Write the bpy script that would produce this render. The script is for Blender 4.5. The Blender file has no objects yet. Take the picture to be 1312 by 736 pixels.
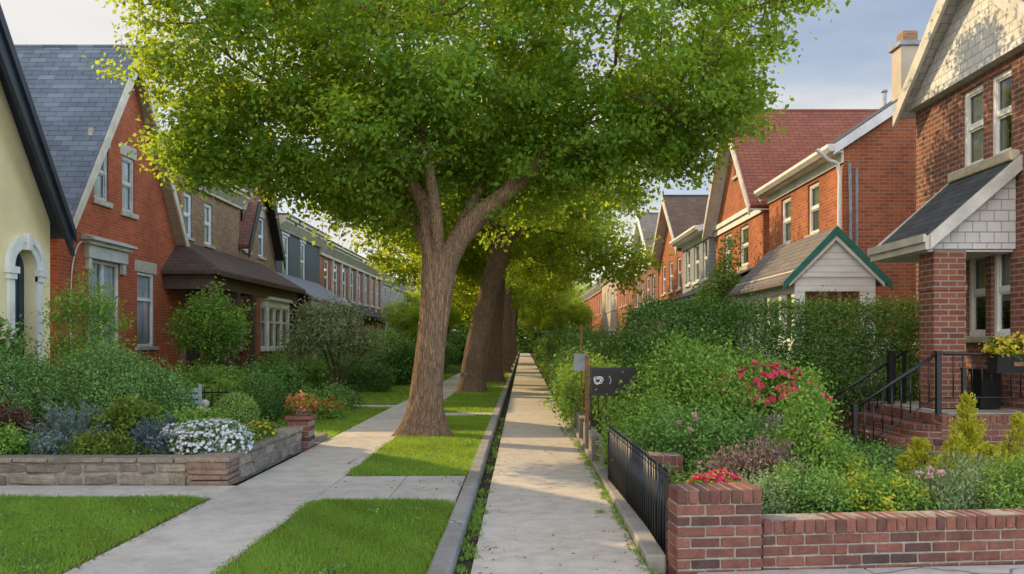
import bpy, bmesh, math, random
import numpy as np
from mathutils import Vector, Matrix, Euler
random.seed(7)
RNG = np.random.default_rng(11)
scene = bpy.context.scene
COL = scene.collection
PI = math.pi

# ------------------------------------------------------------------ nodes
class NT:
    def __init__(s, mat):
        s.t = mat.node_tree; s.t.nodes.clear()
    def n(s, typ, **kw):
        nd = s.t.nodes.new(typ)
        for k, v in kw.items():
            if k.startswith('i_'):
                key = k[2:]
                key = int(key) if key.isdigit() else key.replace('_', ' ')
                nd.inputs[key].default_value = v
            else:
                setattr(nd, k, v)
        return nd
    def l(s, a, b): s.t.links.new(a, b)
    def ramp(s, fac, stops, interp='LINEAR'):
        r = s.n('ShaderNodeValToRGB'); cr = r.color_ramp; cr.interpolation = interp
        while len(cr.elements) < len(stops): cr.elements.new(0.5)
        for e, (p, c) in zip(cr.elements, stops):
            e.position = p; e.color = (*c, 1) if len(c) == 3 else c
        s.l(fac, r.inputs[0]); return r
    def mix(s, fac, a, b, mode='MIX'):
        m = s.n('ShaderNodeMix', data_type='RGBA', blend_type=mode)
        for i, v in ((0, fac), (6, a), (7, b)):
            if isinstance(v, (int, float)): m.inputs[i].default_value = v
            elif isinstance(v, tuple): m.inputs[i].default_value = (*v, 1) if len(v) == 3 else v
            else: s.l(v, m.inputs[i])
        return m.outputs[2]
    def math(s, op, a, b=0.0):
        m = s.n('ShaderNodeMath', operation=op)
        for i, v in ((0, a), (1, b)):
            if isinstance(v, (int, float)): m.inputs[i].default_value = v
            else: s.l(v, m.inputs[i])
        return m.outputs[0]
    def noise(s, vec, scale, detail=4, rough=.55, dist=0.0):
        n = s.n('ShaderNodeTexNoise'); n.inputs['Scale'].default_value = scale
        n.inputs['Detail'].default_value = detail; n.inputs['Roughness'].default_value = rough
        n.inputs['Distortion'].default_value = dist
        if vec is not None: s.l(vec, n.inputs['Vector'])
        return n
    def mapping(s, vec, scale=(1, 1, 1), loc=(0, 0, 0)):
        m = s.n('ShaderNodeMapping'); m.inputs['Scale'].default_value = scale; m.inputs['Location'].default_value = loc
        s.l(vec, m.inputs['Vector']); return m.outputs[0]
    def bump(s, h, strength=.5, dist=.02, normal=None):
        b = s.n('ShaderNodeBump'); b.inputs['Strength'].default_value = strength; b.inputs['Distance'].default_value = dist
        s.l(h, b.inputs['Height'])
        if normal is not None: s.l(normal, b.inputs['Normal'])
        return b.outputs[0]
    def out(s, col, rough=.8, normal=None, metal=0.0, spec=.3):
        p = s.n('ShaderNodeBsdfPrincipled'); o = s.n('ShaderNodeOutputMaterial')
        for k, v in (('Base Color', col), ('Roughness', rough), ('Metallic', metal), ('Specular IOR Level', spec)):
            if isinstance(v, (int, float)): p.inputs[k].default_value = v
            elif isinstance(v, tuple): p.inputs[k].default_value = (*v, 1)
            else: s.l(v, p.inputs[k])
        if normal is not None: s.l(normal, p.inputs['Normal'])
        s.l(p.outputs[0], o.inputs[0]); return p

def newmat(name):
    m = bpy.data.materials.new(name); m.use_nodes = True
    return m, NT(m)

def m_brick(name, c1, c2, c3, mortar, bw=.215, rh=.075, ms=.009, dirt=.35):
    m, t = newmat(name); uv = t.n('ShaderNodeUVMap').outputs[0]
    geo = t.n('ShaderNodeTexCoord').outputs['Object']
    wob = t.noise(uv, 3.0, 2); 
    b = t.n('ShaderNodeTexBrick'); b.offset = .5
    t.l(uv, b.inputs['Vector'])
    for k, v in (('Scale', 1.0), ('Mortar Size', ms), ('Mortar Smooth', .25), ('Bias', -.1), ('Brick Width', bw), ('Row Height', rh)):
        b.inputs[k].default_value = v
    b.inputs['Color1'].default_value = (*c1, 1); b.inputs['Color2'].default_value = (*c2, 1); b.inputs['Mortar'].default_value = (*c1, 1)
    # a second lookup of the same bond for an independent per-brick hue
    b2 = t.n('ShaderNodeTexBrick'); b2.offset = .5; b2.squash = 1.0
    t.l(t.mapping(uv, (1, 1, 1), (bw * 14, rh * 36, 0)), b2.inputs['Vector'])
    for k, v in (('Scale', 1.0), ('Mortar Size', 0.0), ('Bias', -.35), ('Brick Width', bw), ('Row Height', rh)):
        b2.inputs[k].default_value = v
    b2.inputs['Color1'].default_value = (0, 0, 0, 1); b2.inputs['Color2'].default_value = (1, 1, 1, 1)
    col = t.mix(b2.outputs['Color'], b.outputs['Color'], c3)
    n1 = t.noise(uv, 60, 3, .7); col = t.mix(.35, col, t.ramp(n1.outputs[0], [(.3, (.35, .35, .35)), (.7, (1.25, 1.2, 1.15))]).outputs[0], 'MULTIPLY')
    mcol = t.mix(t.noise(uv, 5, 3).outputs[0], mortar, tuple(x * .6 for x in mortar))
    col = t.mix(b.outputs['Fac'], col, mcol)
    st = t.noise(t.mapping(uv, (1, .35, 1)), .9, 5, .62)
    col = t.mix(dirt, col, t.ramp(st.outputs[0], [(.32, (.42, .40, .40)), (.62, (1.15, 1.12, 1.1))]).outputs[0], 'MULTIPLY')
    h = t.mix(.25, t.math('SUBTRACT', 1.0, b.outputs['Fac']), n1.outputs[0])
    t.out(col, .9, t.bump(h, .7, .008), spec=.2); return m

def m_shingle(name, cols, bw=.32, rh=.15, var=.5, rough=.85, gap=.35):
    m, t = newmat(name); uv = t.n('ShaderNodeUVMap').outputs[0]
    wn = t.noise(uv, 2.2, 2)
    def br(loc, bias, c1, c2, ms):
        b = t.n('ShaderNodeTexBrick'); b.offset = .5
        t.l(t.mapping(uv, (1, 1, 1), loc), b.inputs['Vector'])
        for k, v in (('Scale', 1.0), ('Mortar Size', ms), ('Mortar Smooth', .3), ('Bias', bias), ('Brick Width', bw), ('Row Height', rh)):
            b.inputs[k].default_value = v
        b.inputs['Color1'].default_value = (*c1, 1); b.inputs['Color2'].default_value = (*c2, 1); b.inputs['Mortar'].default_value = tuple(x * gap for x in cols[0]) + (1,)
        return b
    b = br((0, 0, 0), -.1, cols[0], cols[1], .009)
    b2 = br((bw * 12, rh * 34, 0), -.4, (0, 0, 0), (1, 1, 1), 0.0)
    col = t.mix(t.math('MULTIPLY', b2.outputs['Color'], var), b.outputs['Color'], cols[2])
    n = t.noise(uv, 90, 3, .7)
    col = t.mix(.5, col, t.ramp(n.outputs[0], [(.3, (.5, .5, .5)), (.7, (1.3, 1.3, 1.3))]).outputs[0], 'MULTIPLY')
    big = t.noise(t.mapping(uv, (1, .4, 1)), 1.1, 5, .6)
    col = t.mix(.45, col, t.ramp(big.outputs[0], [(.3, (.5, .5, .5)), (.65, (1.15, 1.15, 1.15))]).outputs[0], 'MULTIPLY')
    sp = t.n('ShaderNodeSeparateXYZ'); t.l(uv, sp.inputs[0])
    saw = t.math('FRACT', t.math('DIVIDE', sp.outputs[1], rh))
    h = t.math('ADD', t.math('MULTIPLY', t.math('SUBTRACT', 1.0, saw), .8), t.math('MULTIPLY', t.math('SUBTRACT', 1.0, b.outputs['Fac']), .5))
    t.out(col, rough, t.bump(h, .7, .018), spec=.25); return m

def m_plain(name, c, rough=.7, var=.25, scale=6, bump=.15, metal=0.0, spec=.3, streak=None, fine=60):
    m, t = newmat(name); ob = t.n('ShaderNodeTexCoord').outputs['Object']
    n = t.noise(t.mapping(ob, streak or (1, 1, 1)), scale, 5, .6)
    f = t.noise(ob, fine, 3, .6)
    col = t.mix(1.0, c, t.ramp(n.outputs[0], [(.3, (1 - var,) * 3), (.7, (1 + var * .4,) * 3)]).outputs[0], 'MULTIPLY')
    col = t.mix(.3, col, t.ramp(f.outputs[0], [(.3, (.75,) * 3), (.7, (1.15,) * 3)]).outputs[0], 'MULTIPLY')
    t.out(col, rough, t.bump(f.outputs[0], bump, .01), metal, spec); return m

def m_siding(name, c, h=.12, vert=False, dark=.55):
    m, t = newmat(name); uv = t.n('ShaderNodeUVMap').outputs[0]
    sp = t.n('ShaderNodeSeparateXYZ'); t.l(uv, sp.inputs[0])
    fr = t.math('FRACT', t.math('DIVIDE', sp.outputs[0 if vert else 1], h))
    e = t.ramp(fr, [(0.0, (dark,) * 3), (.1, (1, 1, 1)), (.93, (1, 1, 1)), (1, (dark,) * 3)])
    n = t.noise(t.mapping(uv, (.6, 3, 1)), 3, 5, .6)
    col = t.mix(1.0, c, e.outputs[0], 'MULTIPLY')
    col = t.mix(.5, col, t.ramp(n.outputs[0], [(.3, (.7,) * 3), (.7, (1.1,) * 3)]).outputs[0], 'MULTIPLY')
    t.out(col, .65, t.bump(fr, .4, .012)); return m

def m_concrete(name, c, warm=(.5, .45, .38)):
    m, t = newmat(name); ob = t.n('ShaderNodeTexCoord').outputs['Object']
    at = t.n('ShaderNodeAttribute', attribute_name='tint')
    big = t.noise(ob, .7, 6, .62, .4); mid = t.noise(ob, 5, 5, .65); fine = t.noise(ob, 140, 3, .8)
    col = t.mix(t.math('MULTIPLY', big.outputs[0], .55), c, tuple(a * b * 1.7 for a, b in zip(c, warm)))
    col = t.mix(.8, col, t.ramp(at.outputs['Fac'], [(0, (.72, .72, .73)), (1, (1.12, 1.1, 1.06))]).outputs[0], 'MULTIPLY')
    col = t.mix(.6, col, t.ramp(mid.outputs[0], [(.3, (.68, .67, .66)), (.6, (1.08,) * 3)]).outputs[0], 'MULTIPLY')
    col = t.mix(.55, col, t.ramp(fine.outputs[0], [(.3, (.55,) * 3), (.68, (1.3,) * 3)]).outputs[0], 'MULTIPLY')
    v = t.n('ShaderNodeTexVoronoi', feature='DISTANCE_TO_EDGE'); v.inputs['Scale'].default_value = .45
    wob = t.noise(ob, 3.5, 4, .6)
    t.l(t.mix(.16, ob, wob.outputs['Color'], 'ADD'), v.inputs['Vector'])
    cr = t.ramp(v.outputs['Distance'], [(0, (1, 1, 1)), (.008, (0, 0, 0))])
    msk = t.ramp(t.noise(ob, .5, 2).outputs[0], [(.56, (0, 0, 0)), (.6, (1, 1, 1))])
    crk = t.math('MULTIPLY', cr.outputs[0], msk.outputs[0])
    col = t.mix(t.math('MULTIPLY', crk, .8), col, (.05, .045, .04))
    # damp, leaf-stained blotches
    bl = t.ramp(t.noise(ob, 1.9, 6, .7).outputs[0], [(.56, (1, 1, 1)), (.75, (.7, .66, .6))])
    col = t.mix(.8, col, bl.outputs[0], 'MULTIPLY')
    h = t.math('SUBTRACT', t.math('ADD', t.math('MULTIPLY', fine.outputs[0], .5), mid.outputs[0]), crk)
    t.out(col, .92, t.bump(h, .45, .006), spec=.15); return m

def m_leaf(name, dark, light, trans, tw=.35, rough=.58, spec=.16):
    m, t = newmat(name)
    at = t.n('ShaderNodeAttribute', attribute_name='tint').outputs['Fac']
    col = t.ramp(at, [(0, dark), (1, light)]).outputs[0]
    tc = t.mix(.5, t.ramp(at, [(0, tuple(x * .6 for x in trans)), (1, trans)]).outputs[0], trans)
    p = t.n('ShaderNodeBsdfPrincipled'); t.l(col, p.inputs['Base Color']); p.inputs['Roughness'].default_value = rough
    p.inputs['Specular IOR Level'].default_value = spec
    tr = t.n('ShaderNodeBsdfTranslucent'); t.l(tc, tr.inputs['Color'])
    mx = t.n('ShaderNodeMixShader'); mx.inputs[0].default_value = tw
    t.l(p.outputs[0], mx.inputs[1]); t.l(tr.outputs[0], mx.inputs[2])
    o = t.n('ShaderNodeOutputMaterial'); t.l(mx.outputs[0], o.inputs[0]); return m

def m_bark(name, c1, c2, sc=1.0):
    m, t = newmat(name); ob = t.n('ShaderNodeTexCoord').outputs['Object']
    w = t.noise(ob, 3, 3); vec = t.mix(.12, ob, w.outputs['Color'], 'ADD')
    a = t.noise(t.mapping(vec, (30 * sc, 30 * sc, 3.2 * sc)), 1.0, 6, .68)
    v = t.n('ShaderNodeTexVoronoi', feature='DISTANCE_TO_EDGE'); v.inputs['Scale'].default_value = 1.0
    t.l(t.mapping(vec, (32 * sc, 32 * sc, 3.4 * sc)), v.inputs['Vector'])
    plates = t.ramp(v.outputs['Distance'], [(0, (0, 0, 0)), (.22, (1, 1, 1))])
    h = t.math('ADD', t.math('MULTIPLY', plates.outputs[0], .38), a.outputs[0])
    col = t.ramp(h, [(.3, c1), (.95, c2)]).outputs[0]
    big = t.noise(ob, 1.4, 4); col = t.mix(.5, col, t.ramp(big.outputs[0], [(.3, (.65,) * 3), (.7, (1.2,) * 3)]).outputs[0], 'MULTIPLY')
    t.out(col, .95, t.bump(h, .9, .03), spec=.1); return m

def m_attr(name, c1, c2, c3, rough=.9, nscale=70, bump=.4, spec=.2):
    """bricks / stones built as geometry: colour picked by the face attribute tint"""
    m, t = newmat(name); at = t.n('ShaderNodeAttribute', attribute_name='tint').outputs['Fac']
    ob = t.n('ShaderNodeTexCoord').outputs['Object']
    col = t.ramp(at, [(0, c1), (.55, c2), (1, c3)]).outputs[0]
    n = t.noise(ob, nscale, 4, .7); n2 = t.noise(ob, 9, 5, .65)
    col = t.mix(.6, col, t.ramp(n.outputs[0], [(.3, (.55,) * 3), (.7, (1.3,) * 3)]).outputs[0], 'MULTIPLY')
    col = t.mix(.7, col, t.ramp(n2.outputs[0], [(.3, (.55, .53, .52)), (.65, (1.15,) * 3)]).outputs[0], 'MULTIPLY')
    t.out(col, rough, t.bump(t.math('ADD', n.outputs[0], n2.outputs[0]), bump, .008), spec=spec); return m

def m_glass(name, tint=(.03, .035, .04)):
    m, t = newmat(name)
    tr = t.n('ShaderNodeBsdfTransparent'); tr.inputs[0].default_value = (.93, .95, .96, 1)
    gl = t.n('ShaderNodeBsdfGlossy'); gl.inputs['Roughness'].default_value = .03; gl.inputs[0].default_value = (.95, .97, 1, 1)
    ob = t.n('ShaderNodeTexCoord').outputs['Object']
    t.l(t.bump(t.noise(ob, 1.6, 2).outputs[0], .08, .05), gl.inputs['Normal'])
    fr = t.n('ShaderNodeFresnel'); fr.inputs[0].default_value = 1.5
    f = t.math('ADD', t.math('MULTIPLY', fr.outputs[0], .85), .03)
    mx = t.n('ShaderNodeMixShader'); t.l(f, mx.inputs[0]); t.l(tr.outputs[0], mx.inputs[1]); t.l(gl.outputs[0], mx.inputs[2])
    o = t.n('ShaderNodeOutputMaterial'); t.l(mx.outputs[0], o.inputs[0]); return m

M = {}
M['brick_red'] = m_brick('brick_red', (.58, .125, .04), (.48, .098, .034), (.33, .066, .03), (.48, .24, .14), dirt=.5)
M['brick_buff'] = m_brick('brick_buff', (.42, .25, .12), (.34, .18, .085), (.2, .10, .055), (.38, .31, .23))
M['brick_orange'] = m_brick('brick_orange', (.50, .15, .06), (.41, .115, .048), (.25, .075, .042), (.45, .30, .2), dirt=.5)
M['brick_brown'] = m_brick('brick_brown', (.30, .105, .062), (.23, .085, .055), (.13, .06, .05), (.36, .31, .26), bw=.23, rh=.08, ms=.011)
M['brick_dark'] = m_brick('brick_dark', (.22, .07, .045), (.17, .06, .04), (.11, .045, .035), (.30, .25, .21))
M['slate'] = m_shingle('slate', ((.125, .15, .18), (.16, .185, .215), (.28, .31, .34)), .42, .165, .75)
M['roof_dark'] = m_shingle('roof_dark', ((.045, .05, .06), (.075, .08, .09), (.11, .115, .125)), .3, .15, .6)
M['roof_red'] = m_shingle('roof_red', ((.25, .085, .055), (.31, .11, .07), (.19, .07, .05)), .34, .15, .6)
M['roof_mauve'] = m_shingle('roof_mauve', ((.24, .115, .085), (.30, .145, .105), (.17, .09, .075)), .3, .15, .6)
M['roof_brown'] = m_shingle('roof_brown', ((.105, .07, .052), (.14, .095, .07), (.075, .055, .045)), .3, .15, .7)
M['roof_grey'] = m_shingle('roof_grey', ((.17, .15, .14), (.22, .19, .17), (.13, .115, .11)), .3, .15, .6)
M['white_shingle'] = m_shingle('white_shingle', ((.62, .60, .57), (.70, .68, .65), (.50, .48, .46)), .2, .15, .6, .6, .6)
M['stucco'] = m_plain('stucco', (.90, .75, .44), .9, .14, 1.2, .25, spec=.1)
M['white'] = m_plain('white_paint', (.80, .785, .75), .5, .22, 3, .1, streak=(1, 1, .5))
M['offwhite'] = m_plain('offwhite_paint', (.60, .57, .50), .55, .3, 3, .12)
M['navy'] = m_plain('navy_paint', (.028, .037, .055), .4, .3, 3, .08)
M['green'] = m_plain('green_paint', (.035, .17, .13), .45, .25, 4, .08)
M['beige'] = m_plain('beige_trim', (.64, .55, .40), .6, .25, 4, .1)
M['soffit'] = m_siding('soffit_boards', (.46, .37, .28), .11)
M['stone'] = m_plain('cut_stone', (.52, .45, .33), .85, .3, 7, .35)
M['grey_siding'] = m_siding('grey_siding', (.10, .105, .105), .14)
M['blue_siding'] = m_siding('blue_grey_siding', (.30, .33, .36), .13)
M['white_siding'] = m_siding('white_siding', (.80, .79, .76), .13)
M['dark_trim'] = m_plain('dark_trim', (.03, .026, .024), .5, .3, 4, .1)
M['brown_trim'] = m_plain('brown_trim', (.10, .066, .05), .6, .3, 4, .1)
M['tan_stucco'] = m_plain('tan_render', (.5, .42, .33), .9, .2, 1.3, .25)
M['iron'] = m_plain('black_iron', (.012, .013, .014), .38, .4, 20, .12, spec=.5)
M['rust'] = m_plain('rusty_steel', (.22, .10, .05), .8, .5, 12, .3)
M['grey_metal'] = m_plain('grey_metal', (.30, .33, .36), .5, .35, 5, .1)
M['tin'] = m_siding('standing_seam_roof', (.22, .23, .24), .4, True, .5)
M['glass'] = m_glass('window_glass')
M['door_paint'] = m_plain('door_paint', (.03, .045, .075), .35, .3, 5, .05)
M['wood_dark'] = m_plain('weathered_wood', (.14, .12, .10), .85, .4, 4, .3, streak=(6, 6, 1))
M['concrete'] = m_concrete('concrete', (.54, .50, .445))
M['lane'] = m_concrete('lane_concrete', (.54, .495, .435))
M['kerb'] = m_concrete('kerb_concrete', (.33, .315, .29))
M['bark'] = m_bark('bark', (.085, .055, .036), (.33, .215, .135))
M['bark_dark'] = m_bark('bark_dark', (.075, .05, .034), (.28, .185, .12), 1.1)
M['twig'] = m_bark('twig', (.06, .04, .025), (.16, .11, .075), 2)
M['bricks'] = m_attr('laid_bricks', (.085, .055, .05), (.20, .085, .062), (.28, .12, .085))
M['mortar'] = m_plain('mortar', (.34, .29, .24), .95, .4, 14, .5, spec=.1)
M['stones'] = m_attr('walling_stone', (.19, .155, .12), (.27, .225, .175), (.36, .29, .21), nscale=35, bump=.7)
M['redstones'] = m_attr('red_walling_stone', (.24, .16, .12), (.29, .185, .135), (.34, .26, .19), nscale=35, bump=.7)
def m_soil():
    m, t = newmat('soil'); ob = t.n('ShaderNodeTexCoord').outputs['Object']
    n = t.noise(ob, 9, 8, .7); n2 = t.noise(ob, .6, 4)
    col = t.ramp(n.outputs[0], [(.3, (.03, .022, .015)), (.7, (.115, .085, .058))]).outputs[0]
    col = t.mix(t.ramp(n2.outputs[0], [(.45, (0, 0, 0)), (.6, (.7,) * 3)]).outputs[0], col, (.05, .062, .025))
    t.out(col, .98, t.bump(n.outputs[0], 1.0, .05), spec=.1); return m
M['soil'] = m_soil()
def m_turf():
    m, t = newmat('turf'); ob = t.n('ShaderNodeTexCoord').outputs['Object']
    n = t.noise(ob, 60, 6, .75); n2 = t.noise(ob, 1.1, 4)
    col = t.ramp(n.outputs[0], [(.3, (.03, .06, .01)), (.7, (.14, .22, .035))]).outputs[0]
    col = t.mix(t.ramp(n2.outputs[0], [(.4, (0, 0, 0)), (.75, (.6,) * 3)]).outputs[0], col, (.12, .14, .035))
    t.out(col, .95, t.bump(n.outputs[0], 1.0, .04), spec=.1); return m
M['turf'] = m_turf()
def m_curtain():
    m, t = newmat('curtain'); uv = t.n('ShaderNodeUVMap').outputs[0]
    n = t.noise(t.mapping(uv, (14, .6, 1)), 1.0, 3)
    col = t.ramp(n.outputs[0], [(.3, (.42, .41, .38)), (.7, (.8, .78, .74))]).outputs[0]
    t.out(col, .9); return m
M['curtain'] = m_curtain()
# foliage
M['maple'] = m_leaf('maple_leaf', (0.042, 0.115, 0.022), (0.185, 0.345, 0.055), (0.72, 0.88, 0.06), 0.47)
M['maple_far'] = m_leaf('maple_far_leaf', (0.055, 0.125, 0.022), (0.2, 0.345, 0.055), (0.82, 0.93, 0.06), 0.48)
M['hedge'] = m_leaf('hedge_leaf', (0.035, 0.095, 0.024), (0.15, 0.275, 0.06), (0.22, 0.38, 0.05), 0.22)
M['yew'] = m_leaf('yew_leaf', (0.07, 0.155, 0.045), (0.25, 0.4, 0.105), (0.28, 0.46, 0.08), 0.2)
M['boxwood'] = m_leaf('boxwood_leaf', (0.08, 0.15, 0.035), (0.26, 0.38, 0.08), (0.3, 0.42, 0.07), 0.25)
M['shrub'] = m_leaf('shrub_leaf', (0.08, 0.18, 0.03), (0.28, 0.45, 0.075), (0.42, 0.58, 0.07), 0.3)
M['shrub_dark'] = m_leaf('shrub_dark_leaf', (0.06, 0.15, 0.04), (0.215, 0.37, 0.085), (0.32, 0.5, 0.07), 0.25)
M['lime'] = m_leaf('lime_leaf', (.09, .15, .02), (.24, .31, .045), (.32, .36, .04), .3)
M['gold'] = m_leaf('gold_leaf', (0.26, 0.28, 0.02), (0.62, 0.58, 0.05), (0.7, 0.64, 0.05), 0.35)
M['grey_leaf'] = m_leaf('grey_leaf', (.10, .14, .115), (.25, .31, .26), (.2, .26, .2), .2)
M['sage'] = m_leaf('sage_leaf', (0.13, 0.2, 0.09), (0.34, 0.44, 0.21), (0.3, 0.42, 0.14), 0.25)
M['blue_leaf'] = m_leaf('blue_leaf', (.07, .10, .12), (.19, .24, .27), (.15, .2, .2), .2)
M['dry'] = m_leaf('dry_leaf', (.12, .075, .06), (.33, .23, .19), (.25, .16, .12), .25)
M['red_leaf'] = m_leaf('bronze_leaf', (.07, .03, .02), (.19, .10, .06), (.2, .09, .04), .25)
M['pale_leaf'] = m_leaf('pale_leaf_leaf', (0.13, 0.18, 0.07), (0.4, 0.42, 0.22), (0.4, 0.42, 0.15), 0.3)
M['grass'] = m_leaf('grass_leaf', (0.065, 0.15, 0.022), (0.26, 0.44, 0.075), (0.6, 0.78, 0.06), 0.43)
M['pink'] = m_leaf('pink_petal', (.55, .03, .08), (.78, .10, .17), (.7, .06, .1), .3)
M['crimson'] = m_leaf('crimson_petal', (.5, .02, .035), (.72, .05, .08), (.6, .03, .05), .3)
M['whitepetal'] = m_leaf('white_petal', (.62, .63, .62), (.85, .85, .84), (.6, .6, .6), .25)
M['orangepetal'] = m_leaf('orange_petal', (.62, .17, .08), (.78, .42, .18), (.6, .25, .1), .3)
M['yellowpetal'] = m_leaf('yellow_petal', (.62, .48, .03), (.8, .68, .08), (.6, .5, .05), .3)
M['palepink'] = m_leaf('pale_pink_petal', (.6, .34, .33), (.78, .58, .55), (.6, .4, .38), .3)
M['mauvepetal'] = m_leaf('mauve_petal', (.30, .27, .40), (.48, .44, .58), (.4, .36, .5), .3)
M['straw'] = m_leaf('straw', (.22, .19, .09), (.42, .36, .18), (.3, .25, .1), .3)
M['litter'] = m_leaf('fallen_leaf', (.10, .055, .025), (.28, .17, .08), (.2, .1, .04), .2, .8)

# ------------------------------------------------------------------ mesh builder
class MB:
    def __init__(s): s.v = []; s.f = []; s.t = []
    def face(s, pts, tint=0.5):
        i = len(s.v); s.v.extend([tuple(p) for p in pts]); s.f.append(tuple(range(i, i + len(pts)))); s.t.append(tint)
    def add(s, vs, fs, tint=0.5):
        i = len(s.v); s.v.extend([tuple(p) for p in vs])
        for f in fs: s.f.append(tuple(a + i for a in f)); s.t.append(tint)
    def box(s, x0, x1, y0, y1, z0, z1, tint=.5):
        if x0 > x1: x0, x1 = x1, x0
        if y0 > y1: y0, y1 = y1, y0
        s.add([(x0, y0, z0), (x1, y0, z0), (x1, y1, z0), (x0, y1, z0), (x0, y0, z1), (x1, y0, z1), (x1, y1, z1), (x0, y1, z1)],
              [(0, 3, 2, 1), (4, 5, 6, 7), (0, 1, 5, 4), (1, 2, 6, 5), (2, 3, 7, 6), (3, 0, 4, 7)], tint)
    def prism(s, poly, axis, a, b, tint=.5):
        """poly: 2D points; axis 'y': (u,z) extruded along y; 'x': (y,z) along x; 'z': (x,y) along z"""
        def P(p, q):
            return (p[0], q, p[1]) if axis == 'y' else (q, p[0], p[1]) if axis == 'x' else (p[0], p[1], q)
        n = len(poly); vs = [P(p, a) for p in poly] + [P(p, b) for p in poly]
        fs = [tuple(range(n)), tuple(range(2 * n - 1, n - 1, -1))] + [(i, i + n, (i + 1) % n + n, (i + 1) % n) for i in range(n)]
        s.add(vs, fs, tint)
    def cbox(s, c, size, rotz=0.0, ch=.006, jit=0.0, tint=.5, tilt=0.0):
        hx, hy, hz = size[0] / 2, size[1] / 2, size[2] / 2; ch = min(ch, hx * .6, hy * .6, hz * .6)
        vs = []; idx = {}
        for sx in (-1, 1):
            for sy in (-1, 1):
                for sz in (-1, 1):
                    for k in range(3):
                        p = [sx * hx, sy * hy, sz * hz]
                        for q in range(3):
                            if q != k: p[q] -= (sx, sy, sz)[q] * ch
                        idx[(sx, sy, sz, k)] = len(vs)
                        vs.append(Vector(p) + Vector([random.uniform(-jit, jit) for _ in range(3)]))
        fs = []
        S = (-1, 1)
        for k in range(3):
            a, b = [q for q in range(3) if q != k]
            for sk in S:
                loop = []
                for sa, sb in ((-1, -1), (1, -1), (1, 1), (-1, 1)):
                    sg = [0, 0, 0]; sg[k] = sk; sg[a] = sa; sg[b] = sb; loop.append(idx[(*sg, k)])
                fs.append(tuple(loop))
            for sa in S:
                for sb in S:
                    l = []
                    for sk, kk in ((-1, a), (-1, b), (1, b), (1, a)):
                        sg = [0, 0, 0]; sg[k] = sk; sg[a] = sa; sg[b] = sb; l.append(idx[(*sg, kk)])
                    fs.append(tuple(l))
        for sx in S:
            for sy in S:
                for sz in S: fs.append((idx[(sx, sy, sz, 0)], idx[(sx, sy, sz, 1)], idx[(sx, sy, sz, 2)]))
        R = Matrix.Rotation(rotz, 3, 'Z') @ Matrix.Rotation(tilt, 3, 'Y')
        s.add([R @ v + Vector(c) for v in vs], fs, tint)
    def tube(s, p0, p1, r0, r1=None, n=8, cap=True, tint=.5):
        r1 = r0 if r1 is None else r1
        p0 = Vector(p0); p1 = Vector(p1); d = (p1 - p0)
        if d.length < 1e-6: return
        d.normalize(); a = Vector((0, 0, 1)) if abs(d.z) < .9 else Vector((1, 0, 0))
        x = d.cross(a).normalized(); y = d.cross(x)
        vs = []
        for p, r in ((p0, r0), (p1, r1)):
            for k in range(n):
                an = 2 * PI * k / n; vs.append(p + x * (math.cos(an) * r) + y * (math.sin(an) * r))
        fs = [(k, (k + 1) % n, (k + 1) % n + n, k + n) for k in range(n)]
        if cap: fs += [tuple(range(n - 1, -1, -1)), tuple(range(n, 2 * n))]
        s.add(vs, fs, tint)
    def path(s, pts, rad, n=10, ridge=0.0, flare=0.0, seed=0, res=None, tint=.5):
        """smooth tapered tube through pts; ridge = bark relief as share of radius"""
        pts = [Vector(p) for p in pts]; m = len(pts)
        res = res or 6; P = []; R = []
        for i in range(m - 1):
            p0 = pts[max(i - 1, 0)]; p1 = pts[i]; p2 = pts[i + 1]; p3 = pts[min(i + 2, m - 1)]
            for k in range(res):
                t = k / res
                P.append(.5 * ((2 * p1) + (p2 - p0) * t + (2 * p0 - 5 * p1 + 4 * p2 - p3) * t * t + (3 * p1 - p0 - 3 * p2 + p3) * t ** 3))
                R.append(rad[i] * (1 - t) + rad[i + 1] * t)
        P.append(pts[-1]); R.append(rad[-1])
        rs = random.Random(seed); ph = [rs.uniform(0, 6.28) for _ in range(8)]
        vs = []; L = 0.0
        d0 = (P[1] - P[0]).normalized(); x = d0.orthogonal().normalized()
        for i, p in enumerate(P):
            d = (P[min(i + 1, len(P) - 1)] - P[max(i - 1, 0)]).normalized()
            x = (x - d * x.dot(d)).normalized(); y = d.cross(x)
            if i: L += (P[i] - P[i - 1]).length
            for k in range(n):
                an = 2 * PI * k / n; r = R[i]
                if ridge:
                    w = an + .25 * math.sin(L * 1.7 + ph[0]) + .12 * math.sin(L * 4.3 + ph[1] + 3 * an)
                    rd = abs(math.sin(7 * w + ph[2])) * .6 + abs(math.sin(11 * w + ph[3] + L * .9)) * .4
                    big = .35 * math.sin(2 * an + ph[4] + L * .8) + .3 * math.sin(3 * an + ph[5] - L * .6)
                    r *= 1 + ridge * (rd - .5) + ridge * 1.1 * big
                if flare:
                    fz = math.exp(-L / .28)
                    r *= 1 + flare * fz * (.75 + .45 * math.sin(5 * an + ph[6]) + .25 * math.sin(3 * an + ph[7]))
                vs.append(p + x * (math.cos(an) * r) + y * (math.sin(an) * r))
        fs = []
        for i in range(len(P) - 1):
            for k in range(n): fs.append((i * n + k, i * n + (k + 1) % n, (i + 1) * n + (k + 1) % n, (i + 1) * n + k))
        fs.append(tuple(range((len(P) - 1) * n, len(P) * n)))
        s.add(vs, fs, tint)
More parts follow.
